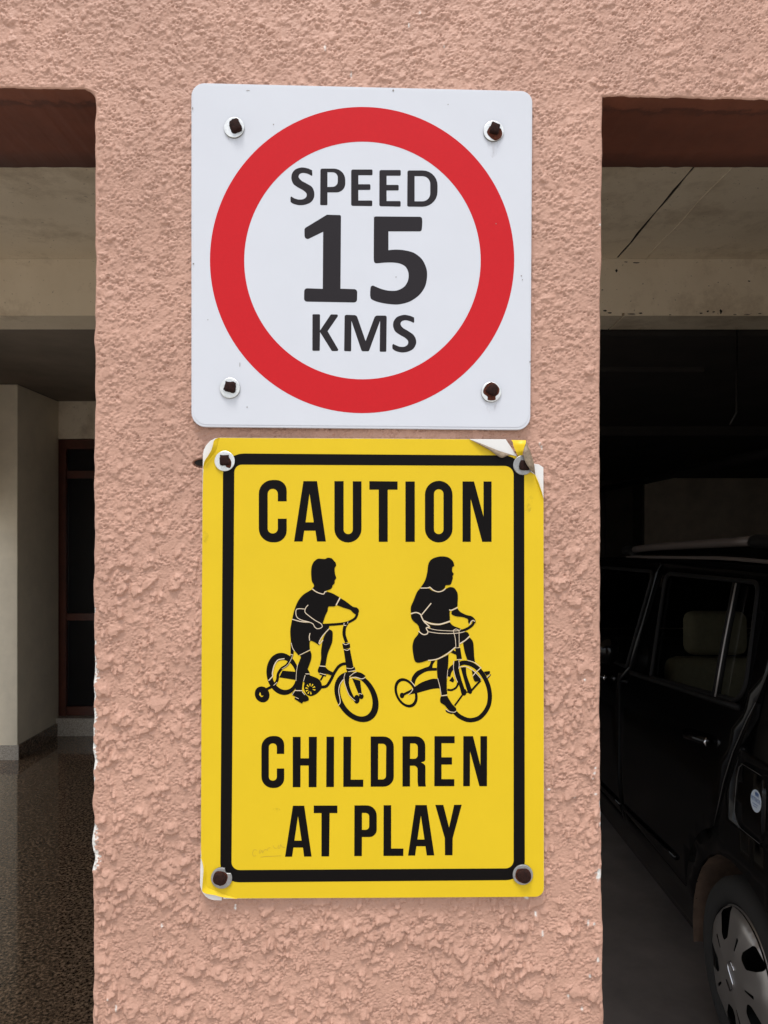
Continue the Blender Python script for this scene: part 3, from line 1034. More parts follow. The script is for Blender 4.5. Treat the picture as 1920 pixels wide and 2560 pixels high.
# white board, broken at its upper right corner
bl = (ZTL_([(520, 160), (440, 175), (365, 215), (300, 285), (260, 360), (246, 440)]) + [(64, 300), (61, 1000), (57, 1900)]
      + ZBL_([(172, 880), (176, 960), (200, 1030), (245, 1092), (300, 1130), (360, 1148), (480, 1153), (484, 1092), (500, 1090), (504, 1131), (690, 1126)])
      + [(900, 2113)] + fil([(1511, 2110), (1588, 2108, 76), (1588, 2020)])[1:]
      + ZTR_([(1387, 1190), (1385, 655), (1310, 605), (1210, 590), (1000, 480), (950, 470), (760, 187)]))
slab('board', CY.loop(bl), SY, SY + .004, M['board_edge'], caution, .0004)
# printed yellow vinyl
VY = SY - .0003
vl = (ZTL_([(520, 163), (470, 185), (440, 225), (430, 300), (402, 385), (345, 480), (288, 565), (258, 660), (250, 760)]) + [(65, 320), (61, 1000), (58, 1890)]
      + ZBL_([(190, 540), (214, 610), (228, 690), (226, 780), (216, 930), (217, 1000), (270, 1032), (400, 1055), (490, 1085), (600, 1104), (700, 1120)])
      + [(900, 2112)] + fil([(1511, 2109), (1587, 2107, 76), (1587, 2020)])[1:]
      + ZTR_([(1385, 1192), (1310, 960), (1245, 775), (1150, 720), (1060, 560), (1000, 470), (950, 475), (850, 446), (640, 380), (440, 300), (300, 245), (150, 186)]))
flat('vinyl_face', [CY.loop(vl)], VY, M['yellow'], caution)
PR = VY - .0002
fo = CY.loop(fil([(157, 131, 92), (1499, 141, 92), (1502, 2033, 84), (144, 2044, 84)]))
fi = CY.loop(fil([(207, 181, 34), (1452, 187, 40), (1452, 1981, 36), (194, 1989, 36)]))
# the upper right corner of the frame ends where the vinyl has peeled back
flat('border', [fo, fi], PR, M['black_vinyl'], caution)


def curl(name, A, B, ya, ymid, yb, mat, bow=.25, n=7, parent=caution):
    """peeled vinyl between two edges A and B (crop points), bulging off the board"""
    A, B = CY.loop(spl(A, False, 4)), CY.loop(spl(B, False, 4))
    m_ = max(len(A), len(B))

    def res(L):
        L = np.array(L); d = np.r_[0, np.cumsum(np.hypot(*np.diff(L, axis=0).T))]
        t = np.linspace(0, d[-1], m_)
        return np.stack([np.interp(t, d, L[:, 0]), np.interp(t, d, L[:, 1])], 1)
    A, B = res(A), res(B)
    V, Fc = [], []
    for i in range(m_):
        e = min(1.0, 3.2 * min(i, m_ - 1 - i) / (m_ - 1) + .12)
        for k in range(n):
            t = k / (n - 1)
            p = A[i] * (1 - t) + B[i] * t
            y = (ya * (1 - t) ** 2 + 2 * ymid * t * (1 - t) + yb * t * t) * e
            V.append((p[0], VY - .0004 - y, p[1]))
    for i in range(m_ - 1):
        for k in range(n - 1):
            Fc.append((i * n + k, (i + 1) * n + k, (i + 1) * n + k + 1, i * n + k + 1))
    o = link(name, mesh(name, V, Fc, True), mat, parent)
    return o


curl('peeled_flap', ZTR_([(150, 184), (300, 240), (440, 298), (640, 378), (850, 443), (952, 474)]),
     ZTR_([(150, 187), (330, 290), (480, 372), (575, 440), (640, 482), (690, 500), (770, 470), (840, 456), (952, 478)]), .0008, .0060, .0030, M['vinyl_back'])
curl('peeled_strip', ZTR_([(848, 200), (870, 240), (880, 310), (920, 400), (960, 470)]), ZTR_([(1090, 205), (1082, 240), (1050, 330), (1030, 400), (1030, 470)]), .003, .001, .007, M['yellow'])
curl('peeled_roll', ZTR_([(1085, 215), (1112, 280), (1160, 430), (1205, 570), (1248, 778)]),
     ZTR_([(1078, 225), (1048, 330), (1030, 420), (1040, 520), (1090, 630), (1160, 712), (1246, 780)]), .006, .0125, .0095, M['vinyl_back'])
curl('peeled_edge', ZTR_([(1246, 776), (1275, 850), (1312, 955), (1350, 1070), (1387, 1192)]), ZTR_([(1232, 770), (1250, 850), (1290, 955), (1335, 1075), (1384, 1192)]), .0030, .0030, .0002, M['yellow'])
curl('peeled_edge', ZTL_([(515, 163), (462, 186), (436, 225), (424, 300), (395, 385), (338, 480), (280, 568), (252, 668)]),
     ZTL_([(528, 170), (500, 215), (492, 270), (480, 320), (450, 400), (385, 490), (310, 580), (256, 680)]), .0042, .0020, 0, M['yellow'])
curl('peeled_edge', ZBL_([(187, 535), (213, 612), (227, 690), (225, 780), (214, 930), (213, 1003), (270, 1036), (400, 1058), (492, 1088), (600, 1107), (700, 1121)]),
     ZBL_([(190, 520), (232, 600), (255, 690), (262, 790), (262, 900), (285, 960), (330, 985), (420, 1015), (505, 1055), (605, 1090), (700, 1116)]), .0030, .0016, 0, M['yellow'])

CA = Crop(600, 1150, 2.4397, DS)
CB = Crop(600, 1800, 2.4397, DS)


def rect(a, b, c, d): return [(a, b), (c, b), (c, d), (a, d)]


def Cc(x0, x1, y0, y1, w, ya, yb, Ro, ri):
    return fil([(x1, ya), (x1, y0, Ro), (x0, y0, Ro), (x0, y1, Ro), (x1, y1, Ro), (x1, yb), (x1 - w, yb), (x1 - w, y1 - w, ri), (x0 + w, y1 - w, ri), (x0 + w, y0 + w, ri), (x1 - w, y0 + w, ri), (x1 - w, ya)])


for ch_, loops in [
    ('C', [Cc(115, 285, 122, 502, 54, 252, 358, 84, 30)]),
    ('A', [[(387, 129), (470, 129), (524, 497), (470, 497), (460, 431), (392, 431), (382, 497), (330, 497)], [(424, 205), (450, 380), (400, 380)]]),
    ('U', [fil([(576, 129), (632, 129), (632, 452, 28), (688, 452, 28), (688, 130), (741, 130), (741, 503, 82), (576, 503, 82)])]),
    ('T', [[(789, 129), (961, 131), (961, 181), (901, 181), (901, 499), (846, 499), (846, 181), (789, 181)]]),
    ('I', [rect(1009, 131, 1066, 499)]),
    ('O', [fil([(1128, 127, 84), (1296, 127, 84), (1296, 503, 84), (1128, 503, 84)]), fil([(1183, 178, 29), (1241, 178, 29), (1241, 452, 29), (1183, 452, 29)])]),
        ('N', [[(1357, 131), (1427, 131), (1485, 345), (1485, 131), (1534, 131), (1534, 499), (1477, 499), (1407, 237), (1407, 499), (1357, 499)]])]:
    letter('black printed letter ' + ch_, loops, CA, M['black_vinyl'], caution, PR)
for ch_, loops in [
    ('C', [Cc(131, 270, 97, 414, 45, 206, 295, 69, 23)]),
    ('H', [[(322, 102), (370, 102), (370, 233), (420, 233), (420, 102), (469, 102), (467, 409), (419, 409), (419, 277), (369, 277), (369, 409), (322, 409)]]),
    ('I', [[(528, 101), (574, 101), (573, 408), (526, 408)]]),
    ('L', [[(631, 101), (678, 101), (676, 363), (752, 363), (752, 407), (630, 407)]]),
    ('D', [fil([(797, 100), (938, 100, 62), (938, 406, 62), (797, 406)]), fil([(843, 144), (892, 144, 22), (890, 362, 22), (842, 362)])]),
    ('R', [fil([(991, 99), (1130, 99, 58), (1130, 252, 40), (1103, 257), (1131, 272, 34), (1131, 380), (1133, 405), (1087, 405), (1083, 375), (1083, 278, 26), (1037, 278), (1037, 405), (991, 405)]),
           fil([(1038, 142), (1084, 142, 22), (1084, 236, 22), (1037, 236)])]),
    ('E', [[(1186, 98), (1309, 98), (1309, 141), (1229, 141), (1229, 227), (1293, 227), (1293, 271), (1229, 271), (1229, 360), (1307, 360), (1307, 403), (1185, 403)]]),
    ('N', [[(1362, 98), (1421, 98), (1466, 277), (1466, 98), (1507, 98), (1506, 403), (1460, 403), (1403, 190), (1402, 403), (1361, 403)]]),
    ('A', [[(323, 522), (392, 522), (437, 832), (391, 832), (384, 777), (326, 777), (318, 833), (275, 833)], [(354, 585), (376, 735), (332, 735)]]),
    ('T', [[(450, 521), (594, 521), (594, 567), (547, 567), (544, 831), (497, 831), (497, 567), (450, 567)]]),
    ('P', [fil([(698, 520), (834, 520, 62), (834, 713, 66), (744, 713), (743, 829), (697, 829)]), fil([(744, 566), (788, 566, 22), (788, 669, 22), (744, 669)])]),
    ('L', [[(876, 519), (922, 519), (922, 783), (997, 783), (996, 828), (875, 828)]]),
    ('A', [[(1070, 518), (1139, 518), (1185, 825), (1139, 825), (1131, 769), (1076, 769), (1068, 826), (1025, 826)], [(1103, 582), (1125, 728), (1082, 728)]]),
        ('Y', [[(1191, 517), (1240, 517), (1275, 655), (1306, 517), (1352, 516), (1297, 720), (1296, 824), (1250, 824), (1249, 720)]])]:
    letter('black printed letter ' + ch_, loops, CB, M['black_vinyl'], caution, PR)

# --- the boy on a bicycle
CBOY = Crop(600, 1370, 4.6083, DS)
CGIRL = Crop(940, 1370, 4.6083, DS)
boy = [
    [spl([(833, 467, 1), (853, 440), (848, 415), (828, 380), (820, 290), (826, 215), (850, 160), (895, 125), (940, 124), (980, 126), (1010, 112), (1055, 119), (1085, 150), (1103, 172), (1107, 205), (1091, 232), (1096, 300),
          (1109, 345), (1092, 372), (1090, 405), (1069, 430), (1060, 455), (1040, 475), (985, 495), (972, 502), (962, 525, 1), (900, 512), (860, 490)])],
    [spl([(828, 477, 1), (860, 502), (910, 524), (965, 530), (978, 506, 1), (1000, 502), (1060, 520), (1145, 565, 1), (1104, 658, 1), (1085, 673), (1020, 676), (1010, 722), (985, 775), (958, 855), (952, 882, 1), (820, 870),
          (700, 848), (603, 816, 1), (625, 720), (655, 640), (690, 580), (740, 530)])],
    [spl([(1160, 578, 1), (1220, 615), (1300, 675), (1345, 685), (1370, 715), (1365, 748), (1340, 772, 1), (1300, 742), (1270, 712), (1200, 690), (1115, 657, 1)])],
    [spl([(600, 826, 1), (700, 852), (830, 872), (955, 882), (1030, 898, 1), (1020, 930), (960, 1000), (925, 1052), (915, 1122, 1), (860, 1085), (812, 1068), (803, 1100), (806, 1168, 1), (676, 1236, 1), (622, 1170), (590, 1090), (580, 950)])],
    [spl([(1030, 935, 1), (1065, 960), (1068, 1010), (1060, 1090), (1010, 1220), (986, 1355, 1), (920, 1352, 1), (935, 1270), (935, 1180), (955, 1060), (985, 990)])],
    [spl([(915, 1360, 1), (985, 1370, 1), (1020, 1405), (1085, 1440), (1062, 1467), (1000, 1450), (940, 1446), (903, 1432), (897, 1405)])],
    [spl([(690, 1238, 1), (810, 1182, 1), (825, 1230), (815, 1300), (770, 1420), (728, 1530), (713, 1636, 1), (640, 1636, 1), (645, 1500), (655, 1390), (690, 1290), (702, 1258)])],
    [spl([(634, 1645, 1), (720, 1648, 1), (755, 1685), (790, 1720), (790, 1753), (750, 1770), (729, 1771), (715, 1792, 1), (625, 1736, 1), (637, 1713), (602, 1690), (606, 1665)])]]
bike1 = [
    [ell(492, 1450, 187, 243, .10), ell(508, 1462, 137, 172, .10)],
    [ell(256, 1686, 85, 92, .1), spl([(228, 1660, 1), (222, 1692), (250, 1716), (275, 1700, 1), (246, 1698), (238, 1668)])],
    [ribbon([(308, 1626), (390, 1582), (430, 1520), (440, 1450), (480, 1388), (540, 1348), (580, 1282), (602, 1228)], 31)],
    [[(583, 1080), (600, 1112), (620, 1180), (618, 1225), (583, 1218)]],
    [[(490, 1412), (648, 1426), (648, 1521), (452, 1490)]],
    [spl([(778, 1390, 1), (802, 1432), (806, 1466, 1), (900, 1505), (938, 1555), (943, 1610), (915, 1650), (870, 1688), (815, 1706), (765, 1682), (736, 1612), (742, 1552), (728, 1538, 1)])],
    [ribbon([(940, 1602), (1000, 1588), (1050, 1512), (1085, 1440), (1130, 1372), (1175, 1340), (1228, 1330)], 34)],
    [ribbon([(928, 1524), (958, 1470)], 20)], [ribbon([(918, 1450), (992, 1474)], 18)],
    [[(1194, 1164), (1266, 1160), (1308, 1372), (1226, 1386)]],
    [fil([(1178, 1096, 12), (1264, 1090, 14), (1272, 1150, 14), (1190, 1166, 14)])],
    [fil([(1220, 1388, 8), (1318, 1366, 10), (1336, 1410, 14), (1236, 1426, 10)])],
    [ribbon([(1236, 862), (1206, 915), (1200, 1000), (1228, 1086)], 37)],
    [ribbon([(948, 887), (1090, 880), (1200, 868), (1268, 846), (1330, 806), (1352, 752)], 29)],
    [ell(1342, 1715, 255, 290, .30), ell(1340, 1708, 187, 232, .33)],
    [spl([(1270, 1482, 1), (1300, 1446), (1345, 1427), (1400, 1440), (1446, 1472, 1), (1415, 1504), (1360, 1494), (1310, 1484)])],
    [spl([(1205, 1440, 1), (1268, 1436, 1), (1256, 1560), (1290, 1670), (1336, 1757, 1), (1305, 1750), (1258, 1690), (1212, 1570)])],
    [[(1292, 1500), (1384, 1528), (1404, 1682), (1366, 1682), (1322, 1572)]],
    [ell(1345, 1742, 33, 50)], [ell(1397, 1708, 27, 32)]]
lines1 = [
    ([(835, 469), (862, 493), (905, 516), (962, 530), (978, 506), (998, 501)], 10), ([(1153, 572), (1107, 659)], 13),
    ([(786, 655), (757, 690), (750, 738), (800, 785), (872, 836), (930, 868), (949, 900), (930, 922), (888, 928), (860, 906), (840, 872), (790, 850), (720, 832), (666, 806), (645, 762), (650, 708), (690, 698), (745, 703)], 8),
    ([(603, 820), (700, 846), (800, 853)], 10), ([(1028, 927), (955, 1008), (915, 1076), (914, 1104), (930, 1092), (958, 1058)], 9),
    ([(808, 980), (799, 1020), (803, 1066)], 9), ([(688, 1233), (808, 1172)], 7), ([(635, 1640), (716, 1642)], 9), ([(918, 1357), (986, 1364)], 9),
    ([(1192, 1512), (1152, 1570), (1138, 1650), (1156, 1772), (1130, 1812)], 8), ([(514, 1274), (440, 1288), (396, 1350), (374, 1440), (376, 1476), (330, 1527)], 11),
    ([(1212, 1440), (1198, 1500), (1214, 1580), (1258, 1692), (1328, 1760)], 6), ([(1268, 1500), (1330, 1486), (1402, 1506), (1444, 1488)], 8),
    ([(590, 1090), (606, 1150), (628, 1186)], 7), ([(1200, 862), (1200, 890), (1226, 890)], 7), ([(1244, 846), (1240, 868)], 6), ([(1186, 1094), (1216, 1112), (1262, 1096)], 7), ([(1196, 1166), (1236, 1178), (1268, 1158)], 7),
    ([(1224, 1382), (1280, 1388), (1312, 1372)], 6), ([(1246, 1424), (1300, 1414), (1334, 1404)], 6), ([(1262, 1480), (1310, 1440), (1342, 1426)], 7),
    ([(605, 1238), (586, 1290), (545, 1352), (484, 1392)], 5), ([(580, 1222), (612, 1232)], 7), ([(755, 1448), (806, 1450)], 8), ([(752, 1462), (732, 1534)], 6), ([(668, 1330), (652, 1420), (646, 1530)], 5),
    ([(1366, 1676), (1392, 1676), (1408, 1686)], 6), ([(602, 1690), (634, 1640)], 6), ([(640, 1716), (676, 1734)], 6), ([(716, 1652), (748, 1690)], 7), ([(388, 1582), (430, 1545)], 6), ([(920, 1440), (990, 1460)], 7)]
sprocket = []
for k in range(10):
    a = k / 10 * 2 * math.pi + .2
    if .25 < (a % 6.28) < 1.0 or 3.4 < (a % 6.28) < 3.9: continue
    ca, sa = math.cos(a), math.sin(a)
    def pp(r_, o_): return (812 + .92 * (r_ * ca - o_ * sa), 1622 + r_ * sa + o_ * ca)
    sprocket.append([[pp(30, -3), pp(62, -9), pp(62, 9), pp(30, 3)]])
girl = [
    [spl([(513, 455, 1), (545, 410), (570, 360), (590, 280), (600, 200), (620, 150), (660, 118), (720, 100), (780, 97), (835, 110), (880, 145), (897, 180), (902, 208, 1), (881, 220), (877, 268), (895, 298), (882, 322),
          (885, 345), (876, 375), (865, 410), (845, 427), (802, 430), (792, 458), (750, 493), (710, 499), (670, 488), (620, 447, 1), (570, 456)])],
    [spl([(505, 466, 1), (600, 464), (640, 487), (700, 509), (750, 506), (800, 472), (850, 450), (900, 460), (935, 510), (943, 560), (938, 672, 1), (870, 712, 1), (850, 722), (851, 835, 1), (780, 868), (690, 868), (600, 850), (545, 825, 1),
          (522, 772), (470, 740), (400, 745, 1), (402, 680), (430, 610), (470, 512)])],
    [spl([(402, 767, 1), (460, 750), (508, 770), (530, 820), (560, 862), (610, 906, 1), (578, 922), (592, 965), (578, 985), (545, 990), (510, 965), (485, 890), (430, 842), (406, 802)])],
    [spl([(872, 727, 1), (938, 694, 1), (970, 735), (1040, 770), (1100, 785), (1140, 822), (1150, 875, 1), (1138, 850), (1118, 834), (1092, 848), (1075, 882, 1), (1060, 850), (1058, 820), (1000, 796), (920, 786), (870, 762)])],
    [spl([(566, 858, 1), (640, 884), (740, 888), (850, 856, 1), (890, 895), (975, 930), (1000, 962), (1050, 968), (1073, 1000), (1060, 1030), (1000, 1075), (955, 1102), (920, 1132), (850, 1186), (780, 1230), (700, 1274), (600, 1292), (530, 1315),
          (475, 1320), (445, 1295), (428, 1220), (420, 1130), (440, 1050), (480, 1000), (493, 960, 1), (540, 998), (600, 968), (626, 912)])],
    [spl([(1002, 1092, 1), (1080, 1030, 1), (1115, 1075), (1125, 1140), (1130, 1240), (1140, 1316, 1), (1052, 1290, 1), (1022, 1200), (1008, 1130)])],
    [spl([(1102, 1400, 1), (1160, 1440), (1215, 1505, 1), (1175, 1535), (1138, 1536), (1118, 1490)])],
    [spl([(704, 1292, 1), (835, 1227, 1), (832, 1330), (818, 1480), (815, 1600), (820, 1682, 1), (752, 1697, 1), (735, 1590), (710, 1500), (702, 1400)])],
    [spl([(750, 1707, 1), (820, 1702, 1), (842, 1742), (880, 1800), (920, 1842), (920, 1873), (880, 1888), (842, 1870), (792, 1812), (745, 1780), (738, 1740)])]]
bike2 = [
    [spl([(635, 1300, 1), (685, 1295, 1), (656, 1340), (650, 1380, 1), (700, 1380, 1), (700, 1412, 1), (590, 1420), (510, 1460), (462, 1512), (445, 1572, 1), (405, 1532, 1), (420, 1480), (470, 1420), (560, 1380), (612, 1358)])],
    [spl([(450, 1595, 1), (530, 1545), (640, 1508), (708, 1506, 1), (735, 1616, 1), (640, 1625), (480, 1668), (370, 1690, 1), (420, 1640)])],
    [ell(346, 1668, 134, 169, .30), ell(346, 1668, 104, 136, .30)],
    [ell(300, 1698, 26, 32)], [ribbon([(312, 1690), (420, 1636)], 28)],
    [ribbon([(905, 1888), (960, 1938), (1040, 1976), (1110, 1981), (1190, 1955), (1258, 1885), (1300, 1800), (1311, 1700), (1296, 1600), (1256, 1500), (1190, 1405), (1110, 1345), (1020, 1320), (950, 1340), (885, 1372), (848, 1420), (832, 1480)], 50)],
    [ribbon([(822, 1630), (870, 1636), (925, 1605), (950, 1545)], 24)], [[(842, 1528), (880, 1480), (901, 1520), (890, 1550)]],
    [spl([(903, 1300, 1), (960, 1288, 1), (955, 1400), (985, 1520), (1020, 1630), (1004, 1692, 1), (985, 1680), (960, 1590), (912, 1480), (896, 1390)])],
    [spl([(975, 1375, 1), (1035, 1370, 1), (1046, 1470), (1105, 1640), (1090, 1680, 1), (1058, 1660), (1020, 1540)])],
    [ell(1013, 1660, 30, 40)], [ell(1085, 1652, 22, 28)], [ribbon([(1010, 1672), (906, 1815)], 20)], [ribbon([(1098, 1642), (1205, 1525)], 24)], [ribbon([(1020, 1660), (1085, 1658)], 16)],
    [[(912, 1152), (970, 1147), (990, 1280), (930, 1283)]], [[(862, 1205), (890, 1175), (920, 1192), (922, 1230)]],
    [spl([(888, 955, 1), (900, 935), (940, 933), (956, 955, 1), (957, 1140, 1), (918, 1146, 1), (910, 1040)])],
    [ribbon([(585, 936), (700, 960), (830, 970), (960, 960), (1050, 930), (1110, 886), (1130, 843)], 30)],
    [spl([(803, 1857, 1), (840, 1884), (905, 1894), (870, 1911), (820, 1895), (802, 1875)])],
    [spl([(1240, 1424, 1), (1310, 1418), (1306, 1448), (1272, 1470, 1)])], [ribbon([(1318, 1455), (1285, 1495)], 18)]]
lines2 = [
    ([(513, 461), (600, 459), (620, 450), (660, 485), (715, 504), (770, 492), (800, 466)], 10), ([(552, 838), (640, 872), (740, 877), (852, 842)], 15), ([(400, 757), (460, 742), (510, 762), (530, 805), (556, 850), (616, 904)], 12),
    ([(635, 635), (590, 690), (526, 768)], 11), ([(940, 684), (872, 714), (842, 712)], 11), ([(600, 1294), (700, 1279), (805, 1228), (915, 1140)], 11), ([(964, 1101), (1030, 1060), (1078, 1014)], 12),
    ([(592, 918), (700, 944), (880, 954), (958, 948), (975, 932)], 6), ([(604, 964), (720, 981), (860, 984), (958, 977), (1020, 962)], 7), ([(618, 907), (578, 921), (598, 964), (584, 990), (545, 996), (512, 975), (490, 956)], 11),
    ([(888, 952), (912, 1040), (919, 1140)], 6), ([(956, 952), (958, 1138)], 6), ([(750, 1702), (820, 1692)], 9), ([(1112, 1476), (1150, 1430), (1208, 1378)], 9), ([(952, 1292), (958, 1340), (952, 1390)], 6), ([(958, 1370), (1040, 1366), (1130, 1420), (1212, 1508)], 7),
    ([(895, 1300), (892, 1390), (915, 1490), (940, 1545)], 6), ([(1052, 1292), (1140, 1320), (1210, 1380)], 7), ([(930, 1284), (990, 1280)], 6), ([(912, 1150), (970, 1146)], 5), ([(804, 1856), (840, 1880), (900, 1890), (925, 1876)], 7),
    ([(372, 1688), (412, 1650), (422, 1614)], 7), ([(400, 1530), (450, 1592)], 8), ([(710, 1500), (736, 1600), (750, 1690)], 6), ([(826, 1400), (818, 1500)], 5), ([(1078, 882), (1092, 850), (1116, 832), (1138, 846)], 9), ([(1276, 1492), (1312, 1456)], 7), ([(886, 950), (920, 932), (958, 948)], 6)]


def put(name, shapes, crop, y, dy, mat):
    return flat_many(name, [[crop.loop(L) for L in s] for s in shapes], y, dy, mat, caution)


for nm, shp, cr, nb in (('boy_silhouette', boy, CBOY, 'black silhouette of a boy riding'), ('bicycle_silhouette', bike1, CBOY, 'black silhouette of a bicycle with a training wheel'),
                        ('girl_silhouette', girl, CGIRL, 'black silhouette of a girl riding'), ('tricycle_silhouette', bike2, CGIRL, 'black silhouette of a tricycle')):
    yy = PR - (.00002 if 'cycle' in nm else .0003)
    o = put(nm, shp, cr, yy, .000006, M['black_vinyl'])
    o['label'] = nb
put('sprocket_gaps', sprocket, CBOY, PR - .0003, .000004, M['yellow'])
put('outline_print', [[ribbon(p, w * 1.05)] for p, w in lines1], CBOY, PR - .0005, .000004, M['cream_line'])['kind'] = 'stuff'
put('outline_print', [[ribbon(p, w * 1.05)] for p, w in lines2], CGIRL, PR - .0005, .000004, M['cream_line'])['kind'] = 'stuff'
# faint pencil scribble in the lower left of the yellow face
M['pencil'] = simple('pencil', (.46, .30, .028), .5)
CP = Crop(470, 2050, 5.7207, DS)
scr = [[(985, 430), (945, 425), (925, 470), (940, 515), (975, 505)], [(1040, 420), (1020, 450), (1030, 475), (1060, 430), (1065, 470), (1095, 425), (1125, 420)], [(1130, 440), (1150, 400), (1180, 395)],
       [(1215, 360), (1240, 400), (1270, 400)], [(1300, 360), (1285, 395), (1310, 400), (1325, 350), (1345, 380), (1385, 395)], [(1040, 530), (1120, 518), (1220, 515), (1330, 508)]]
flat_many('pencil_scribble', [[CP.loop(ribbon(s, 5))] for s in scr], PR, .000004, M['pencil'], caution)

m, nt, b = mat_base('grime_smudge')
b.inputs['Base Color'].default_value = (.12, .09, .03, 1); b.inputs['Roughness'].default_value = .6
nt.links.new(ramp(nt, noise(nt, 120, 5, .75), [(.48, (0, 0, 0)), (.78, (.35, .35, .35))]), b.inputs['Alpha'])
M['smudge'] = m
flat_many('smudge', [[CB.loop(ell(225, 550, 26, 16, .2, 20))], [CY.loop(ell(80, 505, 14, 30, .2, 20))], [CY.loop(ell(1520, 360, 20, 42, -.5, 20))], [CY.loop(ell(620, 548, 8, 8, 0, 12))]], PR - .0001, .000004, M['smudge'], caution)['kind'] = 'stuff'
bolt(caution, CY, 165, 166, 45, ZTL_([(545, 455, 1), (680, 455, 1), (690, 530), (705, 600), (640, 622), (545, 622, 1), (535, 540)]), M['zinc'], ZTL_([(690, 500), (725, 560), (722, 630), (700, 668), (650, 655), (630, 625), (680, 600)]), hh=.0042)
bolt(caution, CY, 1493, 184, 44, ZTR_([(1010, 540), (1060, 545, 1), (1130, 640), (1140, 700, 1), (1050, 705), (985, 690, 1), (975, 640), (985, 580)]), M['zinc_dull'], hh=.0042)
bolt(caution, CY, 151, 2022, 47, ZBL_([(400, 745, 1), (500, 735, 1), (560, 800), (530, 890, 1), (470, 915), (390, 880, 1), (375, 800)]), M['zinc_dull'], ZBL_([(430, 718), (540, 735), (575, 800), (545, 890), (480, 925), (395, 900), (362, 850), (380, 760)]), notch=R(50), hh=.0042)
ZBR_ = lambda p: from_zoom(p, 1200, 2100, 5.53, CY)
bolt(caution, CY, 1492, 2007, 45, ZBR_([(540, 400), (640, 395), (690, 450), (680, 530), (620, 575), (540, 540), (500, 470)]), M['zinc_dull'], ZBR_([(530, 385), (650, 388), (700, 460), (690, 545), (620, 590), (530, 560), (484, 500), (495, 420)]), hh=.0042)

# ------------------------------------------------------------------ parked car in the garage
M['car_paint'] = simple('black_car_paint', (.0016, .0015, .0017), .14, spec=.28)
M['car_plastic'] = simple('black_car_plastic', (.006, .0055, .0055), .6, spec=.2)
M['rubber'] = simple('tyre_rubber', (.020, .018, .016), .85, bump=.5, bscale=250)
M['hubcap'] = simple('silver_wheel_cover', (.33, .30, .275), .34, metal=.65)
M['liner'] = simple('muddy_arch_liner', (.12, .075, .05), .9, var=.35, vscale=20)
M['chrome'] = simple('chrome', (.7, .7, .72), .12, metal=1)
M['bar_highlight'] = simple('bar_highlight_grey', (.30, .28, .27), .35, metal=.5)  # painted highlight running along the window division bar
M['rail'] = simple('roof_rail_grey', (.10, .082, .075), .5, metal=.2)
M['seat'] = simple('beige_seat', (.27, .22, .145), .85, var=.1, vscale=60)
M['mirror'] = simple('mirror_glass', (.8, .85, .9), .05, metal=1)
M['sticker'] = simple('sticker_paper', (.62, .70, .80), .35)
M['sticker_ink'] = simple('sticker_ink', (.03, .12, .36), .4)
m, nt, b = mat_base('car_glass')
out = nt.nodes['Material Output']
nt.nodes.remove(b)
tr = N(nt, 'ShaderNodeBsdfTransparent'); tr.inputs[0].default_value = (.60, .63, .60, 1)
gl = N(nt, 'ShaderNodeBsdfGlossy'); gl.inputs['Roughness'].default_value = .02
fr_ = N(nt, 'ShaderNodeFresnel'); fr_.inputs[0].default_value = 1.45
mxs = N(nt, 'ShaderNodeMixShader')
nt.links.new(fr_.outputs[0], mxs.inputs[0]); nt.links.new(tr.outputs[0], mxs.inputs[1]); nt.links.new(gl.outputs[0], mxs.inputs[2])
nt.links.new(mxs.outputs[0], out.inputs[0])
M['glass'] = m

car = empty('parked_car', (1.78, 2.4, 0))
tag(car, 'black tall hatchback parked nose-in behind the right opening, with roof rails and silver wheel covers', 'car')
SXT = [(.15, 1.085), (.25, 1.060), (.36, 1.036), (.60, 1.020), (.80, 1.014), (.95, 1.024), (1.04, 1.040), (1.20, 1.075), (1.42, 1.130), (1.47, 1.155), (1.50, 1.20)]
XC = 1.775


def side_x(y, z):
    x = np.interp(z, [a for a, _ in SXT], [b_ for _, b_ in SXT])
    if y < 1.0: x += 1.0 * (1.0 - y) ** 2
    if y > 3.7: x += .55 * (y - 3.7) ** 2
    return x


def panel(name, loops, mat, parent, off=0.0, step=.06, side=1, thick=.004):
    """a sheet on the car's flank: outline in (y, z), bent to the flank's section"""
    ys_ = [p[0] for p in loops[0]]; zs_ = [p[1] for p in loops[0]]
    ext = []
    yy = min(ys_) + step / 2
    while yy < max(ys_):
        zz = min(zs_) + step / 2
        while zz < max(zs_):
            ext.append((yy * MM, zz * MM)); zz += step
        yy += step
    v, f = cdt([[(a * MM, b_ * MM) for a, b_ in L] for L in loops], ext)

    def inside(p, L):
        c = False
        n = len(L)
        for i in range(n):
            (x1, y1), (x2, y2) = L[i - 1], L[i]
            if (y1 > p[1]) != (y2 > p[1]) and p[0] < (x2 - x1) * (p[1] - y1) / (y2 - y1) + x1: c = not c
        return c
    V = []
    for a, b_ in v:
        y, z = a / MM, b_ / MM
        x = side_x(y, z) + off
        V.append((x if side == 1 else 2 * XC - x, y, z))
    F2 = []
    for t in f:
        cy_ = sum(v[i][0] for i in t) / 3 / MM; cz_ = sum(v[i][1] for i in t) / 3 / MM
        if inside((cy_, cz_), loops[0]) and not any(inside((cy_, cz_), h) for h in loops[1:]):
            # CCW in (y, z) has its normal along +x; the near flank faces -x
            F2.append(t[::-1] if side == 1 else t)
    o = link(name, mesh(name, V, F2, True), mat, parent)
    if thick:
        so = o.modifiers.new('thickness', 'SOLIDIFY'); so.thickness = thick; so.offset = -1
    return o


WY, WZ = 1.245, .272


def arc(cy, cz, r, a0, a1, n=14):
    return [(cy + r * math.cos(R(a0 + (a1 - a0) * k / n)), cz + r * math.sin(R(a0 + (a1 - a0) * k / n))) for k in range(n + 1)]


